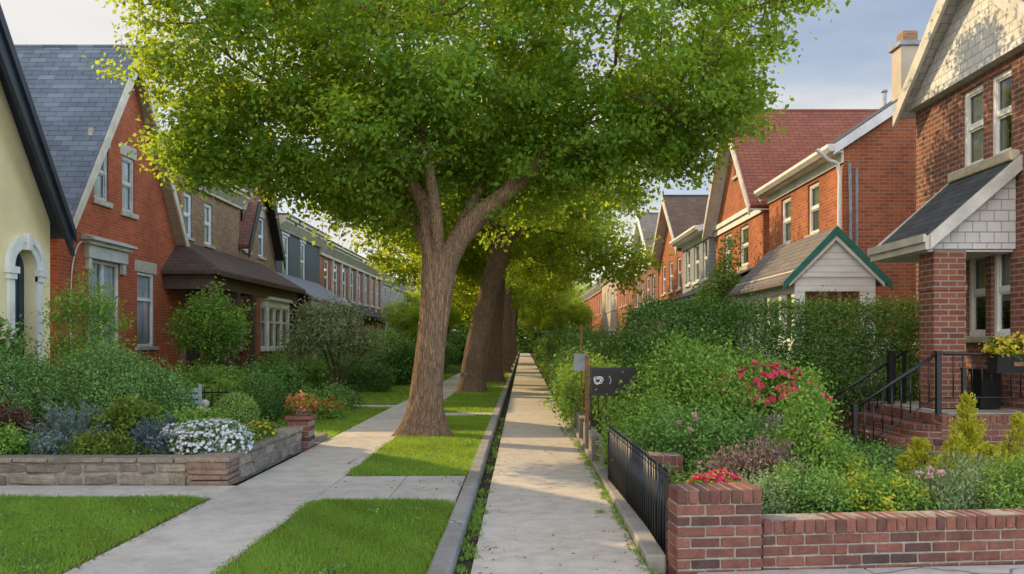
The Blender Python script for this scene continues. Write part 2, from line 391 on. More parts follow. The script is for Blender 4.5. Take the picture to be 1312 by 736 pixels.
    def sphere(s, c, r, n=10, m=7, tint=.5, sc=(1, 1, 1)):
        vs = [(c[0], c[1], c[2] - r * sc[2])]
        for j in range(1, m):
            th = PI * j / m - PI / 2
            for k in range(n):
                a = 2 * PI * k / n; vs.append((c[0] + r * sc[0] * math.cos(th) * math.cos(a), c[1] + r * sc[1] * math.cos(th) * math.sin(a), c[2] + r * sc[2] * math.sin(th)))
        vs.append((c[0], c[1], c[2] + r * sc[2])); fs = []
        for k in range(n):
            fs.append((0, 1 + (k + 1) % n, 1 + k)); fs.append((len(vs) - 1, 1 + (m - 2) * n + k, 1 + (m - 2) * n + (k + 1) % n))
            for j in range(m - 2): fs.append((1 + j * n + k, 1 + j * n + (k + 1) % n, 1 + (j + 1) * n + (k + 1) % n, 1 + (j + 1) * n + k))
        s.add(vs, fs, tint)
    def build(s, name, mat, parent=None, smooth=False, off=(0, 0, 0)):
        me = bpy.data.meshes.new(name)
        ox, oy, oz = off
        me.from_pydata([(a - ox, b - oy, c - oz) for a, b, c in s.v], [], s.f)
        if s.f:
            uvl = me.uv_layers.new(name='UVMap'); data = []
            for p in me.polygons:
                n = p.normal
                if abs(n.z) > .95: tx, bx = Vector((1, 0, 0)), Vector((0, 1, 0))
                else:
                    tx = Vector((-n.y, n.x, 0)).normalized(); bx = n.cross(tx)
                    if bx.z < 0: bx = -bx
                    if abs(tx.x) > abs(tx.y):
                        tx = tx if tx.x > 0 else -tx
                    else: tx = tx if tx.y > 0 else -tx
                for vi in p.vertices:
                    co = me.vertices[vi].co; data.extend((co.dot(tx), co.dot(bx)))
            uvl.data.foreach_set('uv', data)
            at = me.attributes.new('tint', 'FLOAT', 'FACE'); at.data.foreach_set('value', s.t)
            if smooth: me.polygons.foreach_set('use_smooth', [True] * len(me.polygons))
        me.update()
        o = bpy.data.objects.new(name, me); COL.objects.link(o)
        if mat is not None: me.materials.append(mat)
        if parent is not None: o.parent = parent
        elif off != (0, 0, 0): o.location = off
        return o

def fix_normals(o):
    bm = bmesh.new(); bm.from_mesh(o.data); bmesh.ops.recalc_face_normals(bm, faces=bm.faces); bm.to_mesh(o.data); bm.free(); return o

def thing(name, label, cat, loc=(0, 0, 0), rotz=0.0, group=None):
    o = bpy.data.objects.new(name, None); COL.objects.link(o); o.empty_display_size = .2
    o.location = loc; o.rotation_euler = (0, 0, rotz); tag(o, label, cat, group); return o
def tag(o, label=None, cat=None, group=None, kind=None):
    if label: o['label'] = label
    if cat: o['category'] = cat
    if group: o['group'] = group
    if kind: o['kind'] = kind
    return o

# ------------------------------------------------------------------ leaves
def leaf_obj(name, P, A, N, L, W, tint, mat, parent=None, curl=.12):
    P = np.asarray(P, float); n = len(P)
    A = A / (np.linalg.norm(A, axis=1, keepdims=True) + 1e-9)
    S = np.cross(A, N); S /= (np.linalg.norm(S, axis=1, keepdims=True) + 1e-9)
    N2 = np.cross(S, A)
    L = np.broadcast_to(np.asarray(L, float), (n,))[:, None]; W = np.broadcast_to(np.asarray(W, float), (n,))[:, None]
    V = np.empty((n, 4, 3))
    V[:, 0] = P; V[:, 2] = P + A * L - N2 * L * curl
    mid = P + A * L * .48
    V[:, 1] = mid + S * W * .5 + N2 * W * .14; V[:, 3] = mid - S * W * .5 + N2 * W * .14
    me = bpy.data.meshes.new(name)
    me.vertices.add(4 * n); me.vertices.foreach_set('co', V.reshape(-1))
    me.loops.add(4 * n); me.loops.foreach_set('vertex_index', np.arange(4 * n, dtype=np.int32))
    me.polygons.add(n); me.polygons.foreach_set('loop_start', np.arange(0, 4 * n, 4, dtype=np.int32))
    try: me.polygons.foreach_set('loop_total', np.full(n, 4, dtype=np.int32))
    except Exception: pass
    at = me.attributes.new('tint', 'FLOAT', 'FACE'); at.data.foreach_set('value', np.clip(tint, 0, 1).astype(np.float32))
    me.update(calc_edges=True)
    me.materials.append(mat)
    o = bpy.data.objects.new(name, me); COL.objects.link(o)
    if parent is not None: o.parent = parent
    return o

def unit(n):
    v = RNG.normal(size=(n, 3)); return v / np.linalg.norm(v, axis=1, keepdims=True)

def shell_points(lobes, n, inner=.55, flat_bottom=None):
    """points near the surface of a union of ellipsoids, with outward normals"""
    lobes = np.array(lobes, float); C = lobes[:, :3]; R = lobes[:, 3:6]
    area = (R[:, 0] * R[:, 1] + R[:, 1] * R[:, 2] + R[:, 0] * R[:, 2]); pr = area / area.sum()
    outP = []; outN = []; got = 0
    while got < n:
        k = int((n - got) * 1.8) + 60
        i = RNG.choice(len(lobes), k, p=pr); d = unit(k)
        r = 1 - np.abs(RNG.normal(0, .13, k)); r = np.where(RNG.random(k) < .2, RNG.uniform(inner, 1, k), r) + RNG.normal(0, .03, k)
        p = C[i] + d * R[i] * r[:, None]; nn = d / R[i]; nn /= np.linalg.norm(nn, axis=1, keepdims=True)
        keep = np.ones(k, bool)
        for j in range(len(lobes)):
            q = np.linalg.norm((p - C[j]) / R[j], axis=1); keep &= ~((q < inner + .12) & (i != j))
        if flat_bottom is not None: keep &= p[:, 2] > flat_bottom
        outP.append(p[keep]); outN.append(nn[keep]); got += int(keep.sum())
    return np.concatenate(outP)[:n], np.concatenate(outN)[:n]

def foliage(name, lobes, n, L, mat, parent, W=None, clump=22, sig=.10, up=.5, outw=.6, rnd=.8, inner=.55, tint_up=.25, bottom=None, aspect=.55, axis_up=0.0, tbase=.42, lump=0.0, sz=1.0):
    """leaves gathered in clumps over the surface of lobes (local coordinates)"""
    nc = max(6, n // clump)
    Cp, Cn = shell_points(lobes, nc, inner, bottom)
    if lump: Cp = Cp + Cn * RNG.normal(0, lump, (nc, 1))
    ct = RNG.normal(0, .17, nc)
    i = RNG.integers(0, nc, n)
    off = RNG.normal(0, sig, (n, 3)) * np.array([1, 1, sz]) * RNG.uniform(.55, 1.25, nc)[i][:, None]; P = Cp[i] + off; Nn = Cn[i]
    if bottom is not None: P[:, 2] = np.maximum(P[:, 2], bottom + RNG.uniform(0, .05, n))
    nor = Nn * outw + np.array([0, 0, up]) + RNG.normal(0, rnd * .6, (n, 3)); nor /= np.linalg.norm(nor, axis=1, keepdims=True)
    ax = np.cross(nor, unit(n)) + Nn * .35 + np.array([0, 0, axis_up])
    rr = (off * Nn).sum(1) / (sig + 1e-6)
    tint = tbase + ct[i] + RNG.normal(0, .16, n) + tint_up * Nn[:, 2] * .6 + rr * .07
    Ls = L * RNG.uniform(.65, 1.3, n)
    return leaf_obj(name, P, ax, nor, Ls, Ls * aspect if W is None else W, tint, mat, parent)

def stems(parent, pts, r=.012, name='stem', mat='twig', base=(0, 0, 0)):
    mb = MB()
    for p in pts:
        q = Vector(p); b = Vector(base) + Vector((q.x * .12, q.y * .12, 0))
        mid = (b + q) * .5 + Vector((random.uniform(-.06, .06), random.uniform(-.06, .06), .04))
        mb.path([b, mid, q], [r, r * .8, r * .4], 6, res=4)
    return mb.build(name, M[mat], parent, True)

def blades(name, P, H, Wd, mat, parent=None, lean=.45, tint=None):
    """grass-like blades, one bent triangle pair each"""
    n = len(P); an = RNG.uniform(0, 2 * PI, n); ln = RNG.uniform(.1, 1, n) * lean
    D = np.stack([np.cos(an), np.sin(an), np.zeros(n)], 1); Sd = np.stack([-np.sin(an), np.cos(an), np.zeros(n)], 1)
    H = np.broadcast_to(H, (n,)) * RNG.uniform(.55, 1.25, n)
    A = D * ln[:, None] + np.array([0, 0, 1.0]); N = D - np.array([0, 0, 1]) * ln[:, None] * .5
    t = RNG.normal(.5, .2, n) if tint is None else tint
    return leaf_obj(name, P, A, N, H, Wd, t, mat, parent, curl=-.12 if lean > .3 else 0)
# ------------------------------------------------------------------ architecture
def clip_poly(poly, planes):
    for a, b, c in planes:
        out = []
        for i in range(len(poly)):
            p, q = poly[i], poly[(i + 1) % len(poly)]
            dp = a * p[0] + b * p[1] - c; dq = a * q[0] + b * q[1] - c
            if dp <= 1e-9: out.append(p)
            if (dp < -1e-9 and dq > 1e-9) or (dp > 1e-9 and dq < -1e-9):
                t = dp / (dp - dq); out.append((p[0] + (q[0] - p[0]) * t, p[1] + (q[1] - p[1]) * t))
        poly = out
        if len(poly) < 3: return []
    return poly

def facade(mb, u0, u1, z0, z1, ops, planes=(), y=0.0, rev=.13, face=None):
    """front wall in plane y with openings and their reveals"""
    us = sorted({u0, u1, *[o[0] for o in ops], *[o[1] for o in ops]}); zs = sorted({z0, z1, *[o[2] for o in ops], *[o[3] for o in ops]})
    us = [u for u in us if u0 - 1e-6 <= u <= u1 + 1e-6]; zs = [z for z in zs if z0 - 1e-6 <= z <= z1 + 1e-6]
    for i in range(len(us) - 1):
        for j in range(len(zs) - 1):
            cu, cz = (us[i] + us[i + 1]) / 2, (zs[j] + zs[j + 1]) / 2
            if any(o[0] < cu < o[1] and o[2] < cz < o[3] for o in ops): continue
            pl = clip_poly([(us[i], zs[j]), (us[i + 1], zs[j]), (us[i + 1], zs[j + 1]), (us[i], zs[j + 1])], planes)
            if len(pl) >= 3: mb.face([(p[0], y, p[1]) for p in pl])
    for a, b, c, d in ops:
        mb.face([(a, y, c), (a, y + rev, c), (a, y + rev, d), (a, y, d)]); mb.face([(b, y, c), (b, y, d), (b, y + rev, d), (b, y + rev, c)])
        mb.face([(a, y, d), (a, y + rev, d), (b, y + rev, d), (b, y, d)]); mb.face([(a, y, c), (b, y, c), (b, y + rev, c), (a, y + rev, c)])

def window(root, a, b, c, d, frame='white', sill='stone', lintel='stone', style='sash', curtain=True, y=0.0, lint_h=.2, detail=True, fw=.07, over=.08, sillh=.1):
    mb = MB(); y0, y1 = y + .045, y + .11
    mb.box(a, a + fw, y0, y1, c, d); mb.box(b - fw, b, y0, y1, c, d)
    mb.box(a + fw, b - fw, y0, y1, d - fw, d); mb.box(a + fw, b - fw, y0, y1, c, c + fw)
    m = c + (d - c) * .52
    if style == 'sash':
        mb.box(a + fw, b - fw, y0 + .012, y1 - .012, m - .03, m + .03)
        s = .03
        for z0, z1, q in ((m + .03, d - fw, .0), (c + fw, m - .03, .018)):
            mb.box(a + fw, a + fw + s, y0 + .015 + q, y1 - .012, z0, z1); mb.box(b - fw - s, b - fw, y0 + .015 + q, y1 - .012, z0, z1)
            mb.box(a + fw + s, b - fw - s, y0 + .015 + q, y1 - .012, z1 - s, z1); mb.box(a + fw + s, b - fw - s, y0 + .015 + q, y1 - .012, z0, z0 + s)
    elif style == 'transom':
        t = c + (d - c) * .64; mb.box(a + fw, b - fw, y0 + .01, y1, t - .045, t + .045)
    elif style == 'double':
        mm = (a + b) / 2; mb.box(mm - .05, mm + .05, y0 + .005, y1, c + fw, d - fw); mb.box(a + fw, b - fw, y0 + .012, y1 - .01, m - .03, m + .03)
    f = mb.build('window', M[frame], root)
    p = MB(); p.face([(a + .02, y1 - .02, c + .02), (b - .02, y1 - .02, c + .02), (b - .02, y1 - .02, d - .02), (a + .02, y1 - .02, d - .02)]); p.build('pane', M['glass'], f)
    if curtain and detail:
        cm = MB(); n = 22; yy = y1 + .035
        def drape(ua, ub, za, zb):
            ps = []
            for k in range(n + 1):
                u = ua + (ub - ua) * k / n; ps.append((u, yy + .025 * math.sin(k * 1.9) + random.uniform(-.006, .006)))
            for k in range(n): cm.face([(*ps[k], za), (*ps[k + 1], za), (*ps[k + 1], zb), (*ps[k], zb)])
        w = b - a; k = random.random()
        if curtain == 'blind': drape(a + .03, b - .03, c + (d - c) * random.uniform(.35, .6), d)
        elif k < .45: drape(a + .03, b - .03, c + .03, d - .03)
        else:
            drape(a + .03, a + w * .36, c + .03, d - .03); drape(b - w * .36, b - .03, c + .03, d - .03)
        cm.build('curtain', M['curtain'], f)
    if sill:
        s = MB(); s.cbox(((a + b) / 2, y - .005, c - sillh / 2), (b - a + 2 * over, .13, sillh), ch=.012); s.build('sill', M[sill], f)
    if lintel:
        l = MB(); l.cbox(((a + b) / 2, y + .04, d + lint_h / 2), (b - a + 2 * over, .1, lint_h), ch=.01); l.build('lintel', M[lintel], f)
    return f

def panel_door(root, a, b, c, d, mat='door_paint', y=0.0, glass=True):
    mb = MB(); y0, y1 = y + .07, y + .115
    mb.box(a, b, y0 + .02, y1, c, d); s = (b - a) * .14
    mb.box(a, a + s, y0, y0 + .02, c, d); mb.box(b - s, b, y0, y0 + .02, c, d)
    for z0, z1 in ((c, c + .22), (c + .95, c + 1.1), (d - .16, d)): mb.box(a + s, b - s, y0, y0 + .02, z0, z1)
    o = mb.build('door', M[mat], root)
    h = MB(); h.sphere((b - s * .5, y0 - .035, c + 1.02), .03, 8, 6); h.tube((b - s * .5, y0 + .01, c + 1.02), (b - s * .5, y0 - .03, c + 1.02), .012); h.build('handle', M['grey_metal'], o, True)
    if glass:
        g = MB(); g.face([(a + s + .01, y0 + .015, c + 1.12), (b - s - .01, y0 + .015, c + 1.12), (b - s - .01, y0 + .015, d - .18), (a + s + .01, y0 + .015, d - .18)]); g.build('pane', M['glass'], o)
    return o

class House:
    """local frame: x along the street front, y into the plot, z up"""
    def __init__(s, name, label, side, X, Y0, Y1, depth=9.0, cat='house', group=None):
        s.side = side; s.cY = (Y0 + Y1) / 2; s.W = Y1 - Y0; s.h = s.W / 2; s.D = depth
        s.root = thing(name, label, cat, (X, s.cY, 0), PI / 2 if side < 0 else -PI / 2, group)
        s.sg = 1 if side < 0 else -1
    def u(s, Y): return s.sg * (Y - s.cY)
    def op(s, Ya, Yb, z0, z1):
        a, b = sorted((s.u(Ya), s.u(Yb))); return (a, b, z0, z1)
    def body(s, mat, eave, roof, apex=None, ops=(), z0=-.1, front_clip=True):
        s.eave, s.apex, s.rooftype = eave, apex, roof
        mb = MB(); h, D = s.h, s.D
        if roof == 'front_gable':
            k = (apex - eave) / h
            planes = [(k, 1, apex), (-k, 1, apex)]
            facade(mb, -h, h, z0, apex, list(ops), planes)
            for u in (-h, h): mb.face([(u, 0, z0), (u, D, z0), (u, D, eave), (u, 0, eave)])
            mb.face([(-h, D, z0), (h, D, z0), (h, D, eave), (0, D, apex), (-h, D, eave)])
        elif roof == 'side_gable':
            facade(mb, -h, h, z0, eave, list(ops))
            for u in (-h, h): mb.face([(u, 0, z0), (u, D, z0), (u, D, eave), (u, D / 2, apex), (u, 0, eave)])
            mb.face([(-h, D, z0), (h, D, z0), (h, D, eave), (-h, D, eave)])
        else:
            facade(mb, -h, h, z0, eave, list(ops))
            for u in (-h, h): mb.face([(u, 0, z0), (u, D, z0), (u, D, eave), (u, 0, eave)])
            mb.face([(-h, D, z0), (h, D, z0), (h, D, eave), (-h, D, eave)])
        return mb.build('wall', M[mat], s.root)
    def gable_roof(s, mat, of=.3, os=.3, t=.1, fascia='beige', soffit='soffit', fh=.24, ft=.05, back=.2, moulding=None):
        h, D, apex = s.h, s.D, s.apex; k = (apex - s.eave) / h; az = apex + .02
        r = MB(); so = MB(); fa = MB(); c = math.hypot(1, k)
        e = h + os; ez = az - k * e
        for sg in (-1, 1):
            q = [(0, az + .05), (sg * e, ez + .05), (sg * (e + t * k / c * .3), ez + .05 + t * .9), (0, az + .05 + t * c)]
            r.prism(q, 'y', -of, D + back)
            so.prism([(0, az), (sg * e, ez), (sg * e, ez + .045), (0, az + .045)], 'y', -of + .01, D + back - .02)
            fa.prism([(0, az + .05 + t * c * .7), (sg * (e + .01), ez + .05 + t * .6), (sg * (e + .01), ez - fh * .75), (0, az - fh * c * .75)], 'y', -of - ft, -of)
            if moulding:
                fa.prism([(0, az + .06 + t * c * .7), (sg * (e + .05), ez + .06 + t * .6), (sg * (e + .05), ez - fh * .1), (0, az - fh * c * .1)], 'y', -of - ft - .05, -of - ft)
                fa.prism([(0, az - fh * c * .55), (sg * (e + .01), ez - fh * .55), (sg * (e + .01), ez - fh * .8), (0, az - fh * c * .8)], 'y', -of - ft - .03, -of - ft)
        o = fix_normals(r.build('roof', M[mat], s.root)); fix_normals(so.build('soffit', M[soffit], s.root)); fix_normals(fa.build('bargeboard', M[fascia], s.root))
        rc = MB(); rc.tube((0, -of, az + .05 + t * c), (0, D + back, az + .05 + t * c), .05, n=6); rc.build('ridge_cap', M[mat], o)
        return o
    def side_roof(s, mat, of=.45, os=.25, t=.1, rake='white', gutter='white'):
        h, D = s.h, s.D; k = (s.apex - s.eave) / (D / 2); az = s.apex + .03; c = math.hypot(1, k)
        r = MB()
        for sg in (-1, 1):
            yb = D / 2 + sg * (D / 2 + of); ez = az - k * (D / 2 + of)
            r.prism([(D / 2, az), (yb, ez), (yb, ez + t), (D / 2, az + t * c)], 'x', -h - os, h + os)
        o = fix_normals(r.build('roof', M[mat], s.root))
        b = MB()
        for sg in (-1, 1):
            yb = D / 2 + sg * (D / 2 + of); ez = az - k * (D / 2 + of)
            for e in (-1, 1):
                b = MB(); b.prism([(D / 2, az + t * c * .8), (yb, ez + t * .8), (yb, ez - .13), (D / 2, az - .2)], 'x', e * (h + os), e * (h + os + .035)); fix_normals(b.build('rake_board', M[rake], s.root))
        g = MB(); ez = az - k * (D / 2 + of); y = -of
        g.prism([(y - .13, ez + .09), (y - .13, ez + .02), (y - .06, ez - .06), (y, ez - .06), (y, ez + .09)], 'x', -h - os, h + os)
        fix_normals(g.build('gutter', M[gutter], s.root))
        f = MB(); f.box(-h - .01, h + .01, -.05, -.004, s.eave - .42, s.eave + .0); f.box(-h - os * .8, h + os * .8, y + .01, -.05, ez - .08, ez - .05)
        f.box(-h - .02, h + .02, -.09, -.05, s.eave - .08, s.eave + .02); f.build('frieze', M[gutter], s.root)
        return o
    def cornice(s, mat, top, drop=.75, proj=.5, roofmat='roof_dark', rise=.5, brackets=False):
        h = s.h; mb = MB()
        mb.box(-h, h, -proj, 0.0, top - .12, top); mb.box(-h, h, -proj * .8, 0.0, top - .24, top - .122)
        mb.prism([(-proj * .76, top - .242), (-.12, top - .5), (0, top - .5), (0, top - .242)], 'x', -h, h)
        mb.box(-h, h, -.09, 0.0, top - drop, top - .502); mb.box(-h, h, -.12, 0, top - drop - .07, top - drop - .002)
        n = int(s.W / .45) if brackets else 0
        for i in range(n):
            u = -h + (i + .5) * s.W / n; mb.box(u - .05, u + .05, -proj * .55, -.09, top - .48, top - .245)
        o = fix_normals(mb.build('cornice', M[mat], s.root))
        r = MB(); r.prism([(-proj - .04, top + .004), (s.D, top + rise), (s.D, top + rise + .12), (-proj - .04, top + .06)], 'x', -h - .02, h + .02)
        fix_normals(r.build('roof', M[roofmat], s.root)); return o
    def win(s, Ya, Yb, z0, z1, **k):
        a, b = sorted((s.u(Ya), s.u(Yb))); return window(s.root, a, b, z0, z1, **k)
    def shed_porch(s, Ya, Yb, proj, eave, top, roof='roof_brown', trim='brown_trim', post='brown_trim', floor=.35, posts=(), postw=.18, beam=.38, hipped=False):
        a, b = sorted((s.u(Ya), s.u(Yb)))
        r = MB(); hip = 1.3 if hipped else 0
        e0 = [(a - .2, -proj - .25, eave), (b + .2, -proj - .25, eave)]; tp = [(a - .2 + hip, 0, top), (b + .2, 0, top)]; w0 = [(a - .2, 0, eave), (b + .2, 0, eave)]
        up = lambda q: (q[0], q[1], q[2] + .09)
        for q in ([e0[0], e0[1], tp[1], tp[0]], [w0[0], e0[0], tp[0]]): r.face([up(x) for x in q])
        r.face([e0[0], w0[0], w0[1], e0[1]]); r.face([e0[1], w0[1], tp[1]]); r.face([e0[0], e0[1], up(e0[1]), up(e0[0])]); r.face([w0[0], e0[0], up(e0[0]), up(w0[0])])
        p = fix_normals(r.build('porch_roof', M[roof], s.root))
        t = MB(); t.box(a, b, -proj, -proj + .12, eave - beam, eave + .03); t.box(a, a + .12, -proj + .12, -.02, eave - beam, eave + .03); t.box(b - .12, b, -proj + .12, -.02, eave - beam, eave + .03)
        t.box(a - .18, b + .18, -proj - .24, -proj - .2, eave - .06, eave + .05)
        if not hipped: t.prism([(0, top - .02), (0, eave - beam), (-proj, eave - beam), (-proj, eave)], 'x', a + .01, a + .06)
        t.prism([(0, top - .02), (0, eave - beam), (-proj, eave - beam), (-proj, eave)], 'x', b - .06, b - .01)
        fix_normals(t.build('porch_beam', M[trim], s.root))
        for Y in posts:
            u = s.u(Y); q = MB(); q.box(u - postw / 2, u + postw / 2, -proj + .0, -proj + postw, floor, eave - beam)
            q.box(u - postw * .7, u + postw * .7, -proj - .02, -proj + postw + .03, floor, floor + .18); q.box(u - postw * .65, u + postw * .65, -proj - .02, -proj + postw + .02, eave - beam - .12, eave - beam - .002)
            q.build('porch_post', M[post], s.root)
        f = MB(); f.box(a, b, -proj, -.01, -.1, floor); f.build('porch_floor', M['brick_dark'], s.root)
        return p
    def bay(s, Ya, Yb, proj, z0, z1, trim='white', roof='roof_dark', base='brick_brown', cant=.9, rtop=.55, under=True):
        """canted bay window: three glazed sides over a brick apron"""
        a, b = sorted((s.u(Ya), s.u(Yb))); P = [(a, 0), (a + cant, -proj), (b - cant, -proj), (b, 0)]
        root = s.root
        ap = MB()
        for i in range(3):
            p, q = P[i], P[i + 1]; ap.face([(*p, -.1), (*q, -.1), (*q, z0), (*p, z0)])
        ap.build('bay_apron', M[base], root)
        tr = MB(); gl = MB(); cu = MB()
        for i in range(3):
            p, q = Vector((*P[i], 0)), Vector((*P[i + 1], 0)); d = (q - p); L = d.length; d.normalize(); nrm = Vector((d.y, -d.x, 0)); n = max(1, round(L / .95))
            def bar(u0, u1, za, zb, w0=0.0, w1=.09):
                v = []
                for z in (za, zb):
                    for uu, ww in ((u0, w1), (u1, w1), (u1, -w0), (u0, -w0)): v.append(p + d * uu + nrm * (ww - .06) + Vector((0, 0, z)))
                tr.add(v, [(0, 1, 2, 3), (7, 6, 5, 4), (0, 4, 5, 1), (1, 5, 6, 2), (2, 6, 7, 3), (3, 7, 4, 0)])
            bar(-.03, L + .03, z0, z0 + .12, 0, .14); bar(-.03, L + .03, z1 - .3, z1, 0, .12); bar(-.06, L + .06, z1 - .06, z1 + .04, 0, .22)
            for k in range(n + 1): bar(k * L / n - .07, k * L / n + .07, z0 + .12, z1 - .3)
            mz = z0 + (z1 - z0) * .55
            for k in range(n):
                bar(k * L / n + .07, (k + 1) * L / n - .07, mz - .03, mz + .03, 0, .07); bar(k * L / n + .07, (k + 1) * L / n - .07, z0 + .12, z0 + .17, 0, .07); bar(k * L / n + .07, (k + 1) * L / n - .07, z1 - .36, z1 - .3, 0, .07)
            f = [p - nrm * .03, q - nrm * .03]; gl.face([f[0] + Vector((0, 0, z0)), f[1] + Vector((0, 0, z0)), f[1] + Vector((0, 0, z1)), f[0] + Vector((0, 0, z1))])
            m_ = 16
            for k in range(m_):
                uu = [L * (k + e) / m_ for e in (0, 1)]; oo = [-.16 + .03 * ((k + e) % 2) for e in (0, 1)]
                if k % 8 in (2, 3): continue
                w = [p + d * uu[e] + nrm * oo[e] for e in (0, 1)]; cu.face([w[0] + Vector((0, 0, z0 + .1)), w[1] + Vector((0, 0, z0 + .1)), w[1] + Vector((0, 0, z1 - .2)), w[0] + Vector((0, 0, z1 - .2))])
        f = fix_normals(tr.build('bay_window', M[trim], root)); gl.build('pane', M['glass'], f); cu.build('curtain', M['curtain'], f)
        if roof:
            r = MB(); e = .22; Q = [(a - e, 0), (a + cant - e * .5, -proj - e), (b - cant + e * .5, -proj - e), (b + e, 0)]; T = [(a + .25, 0), (a + cant, -.15), (b - cant, -.15), (b - .25, 0)]
            for i in range(3): r.face([(*Q[i], z1 + .05), (*Q[i + 1], z1 + .05), (*T[i + 1], z1 + rtop), (*T[i], z1 + rtop)])
            r.face([(*T[i], z1 + rtop) for i in range(4)]); r.face([(*Q[i], z1 + .05) for i in range(3, -1, -1)])
            r.build('bay_roof', M[roof], root)

def chimney(root, u, y, z0, z1, w, d, mat, name='chimney', pots=0, cap='stone'):
    mb = MB(); mb.box(u - w / 2, u + w / 2, y - d / 2, y + d / 2, z0, z1); o = mb.build(name, M[mat], root)
    c = MB(); c.box(u - w / 2 - .06, u + w / 2 + .06, y - d / 2 - .06, y + d / 2 + .06, z1 + .002, z1 + .1); c.build('chimney_cap', M[cap], o)
    for k in range(pots):
        p = MB(); x = u + (k - (pots - 1) / 2) * w * .5; p.tube((x, y, z1 + .1), (x, y, z1 + .45), .13, .1, 10); p.build('chimney_pot', M['brick_orange'], o)
    return o

# unseen house added left of the cream cottage to shade the near lawn
H = House('added_brick_house', 'unseen tall brick house added left of the cream cottage to shade the near lawn', -1, -9.0, 3.2, 10.3, 9)
W = [(4.2, 5.2, 1.4, 3.2), (7.0, 8.6, 1.4, 3.2), (4.6, 5.5, 4.4, 6.0), (7.6, 8.5, 4.4, 6.0)]
H.body('brick_red', 8.2, 'front_gable', 10.6, [H.op(*w) for w in W]); H.gable_roof('roof_dark', of=.3, os=.2)
for w in W: H.win(*w, frame='white')
# ============ left side, street fronts at X = -10 (the cream house stands forward)
H = House('stucco_cottage', 'cream stucco cottage with black bargeboard and arched blue door at left edge', -1, -8.95, 10.55, 16.25, 9)
a, b, z0d, z1d = H.op(15.05, 15.75, .45, 3.3)
k = (7.95 - 3.9) / H.h
wb = MB(); facade(wb, -H.h, H.h, -.1, 7.95, [(a, b, z0d, z1d)], [(k, 1, 7.95), (-k, 1, 7.95)], rev=.3)
r_ = (b - a) / 2; cu_ = (a + b) / 2; zc = z1d - r_
for sgn in (-1, 1):                                     # arch spandrels
    ring = [(cu_ + sgn * r_ * math.cos(t * PI / 20), zc + r_ * math.sin(t * PI / 20)) for t in range(11)]
    for i in range(10): wb.face([(ring[i][0], .0, ring[i][1]), (ring[i + 1][0], .0, ring[i + 1][1]), (cu_ + sgn * r_, .0, z1d)])
    for i in range(10): wb.face([(ring[i][0], .0, ring[i][1]), (ring[i][0], .3, ring[i][1]), (ring[i + 1][0], .3, ring[i + 1][1]), (ring[i + 1][0], 0, ring[i + 1][1])])
for u in (-H.h, H.h): wb.face([(u, 0, -.1), (u, H.D, -.1), (u, H.D, 3.9), (u, 0, 3.9)])
wb.face([(-H.h, H.D, -.1), (H.h, H.D, -.1), (H.h, H.D, 3.9), (0, H.D, 7.95), (-H.h, H.D, 3.9)])
wb.build('wall', M['stucco'], H.root); H.eave, H.apex = 3.9, 7.95
H.gable_roof('roof_dark', of=.26, os=.22, t=.12, fascia='navy', soffit='navy', fh=.42, ft=.06, moulding=True)
chimney(H.root, H.u(11.75), 1.1, 3.5, 8.7, 2.4, .8, 'stucco', pots=3)  # unseen oversized chimney, added to keep sun off the near lane
dm = MB(); pts = [(cu_ - r_, z0d), (cu_ + r_, z0d)] + [(cu_ + r_ * math.cos(t * PI / 16), zc + r_ * math.sin(t * PI / 16)) for t in range(17)]
dm.prism(pts, 'y', .2, .26)
for q in (-.5, 0, .5): dm.box(cu_ + q * r_ - .012, cu_ + q * r_ + .012, .185, .2, z0d + .1, zc + r_ * .8)
dr = fix_normals(dm.build('door', M['door_paint'], H.root))
am = MB(); rings = [(r_ + .0, r_ + .17, -.05), (r_ + .12, r_ + .24, -.09)]
for ri, ro, yy in rings:
    for t in range(16):
        c0, c1 = t * PI / 16, (t + 1) * PI / 16
        q = [(cu_ + rr * math.cos(tt), zc + rr * math.sin(tt)) for rr, tt in ((ri, c0), (ro, c0), (ro, c1), (ri, c1))]
        am.prism(q, 'y', yy, -.003)
for sgn in (-1, 1):
    am.box(cu_ + sgn * r_, cu_ + sgn * (r_ + .17), -.05, -.003, z0d, zc - .12)
    am.box(cu_ + sgn * (r_ - .03), cu_ + sgn * (r_ + .26), -.12, -.003, zc - .12, zc - .002); am.box(cu_ + sgn * (r_ - .0), cu_ + sgn * (r_ + .22), -.09, -.003, zc - .22, zc - .122)
am.cbox((cu_, -.07, zc + r_ + .12), (.14, .12, .3), ch=.01)
fix_normals(am.build('arch_surround', M['white'], H.root))
sm = MB(); sm.box(a - .4, b + .4, -1.0, -.01, -.1, .2); sm.box(a - .3, b + .3, -.6, -.012, .2, .43); sm.build('door_step', M['concrete'], H.root)

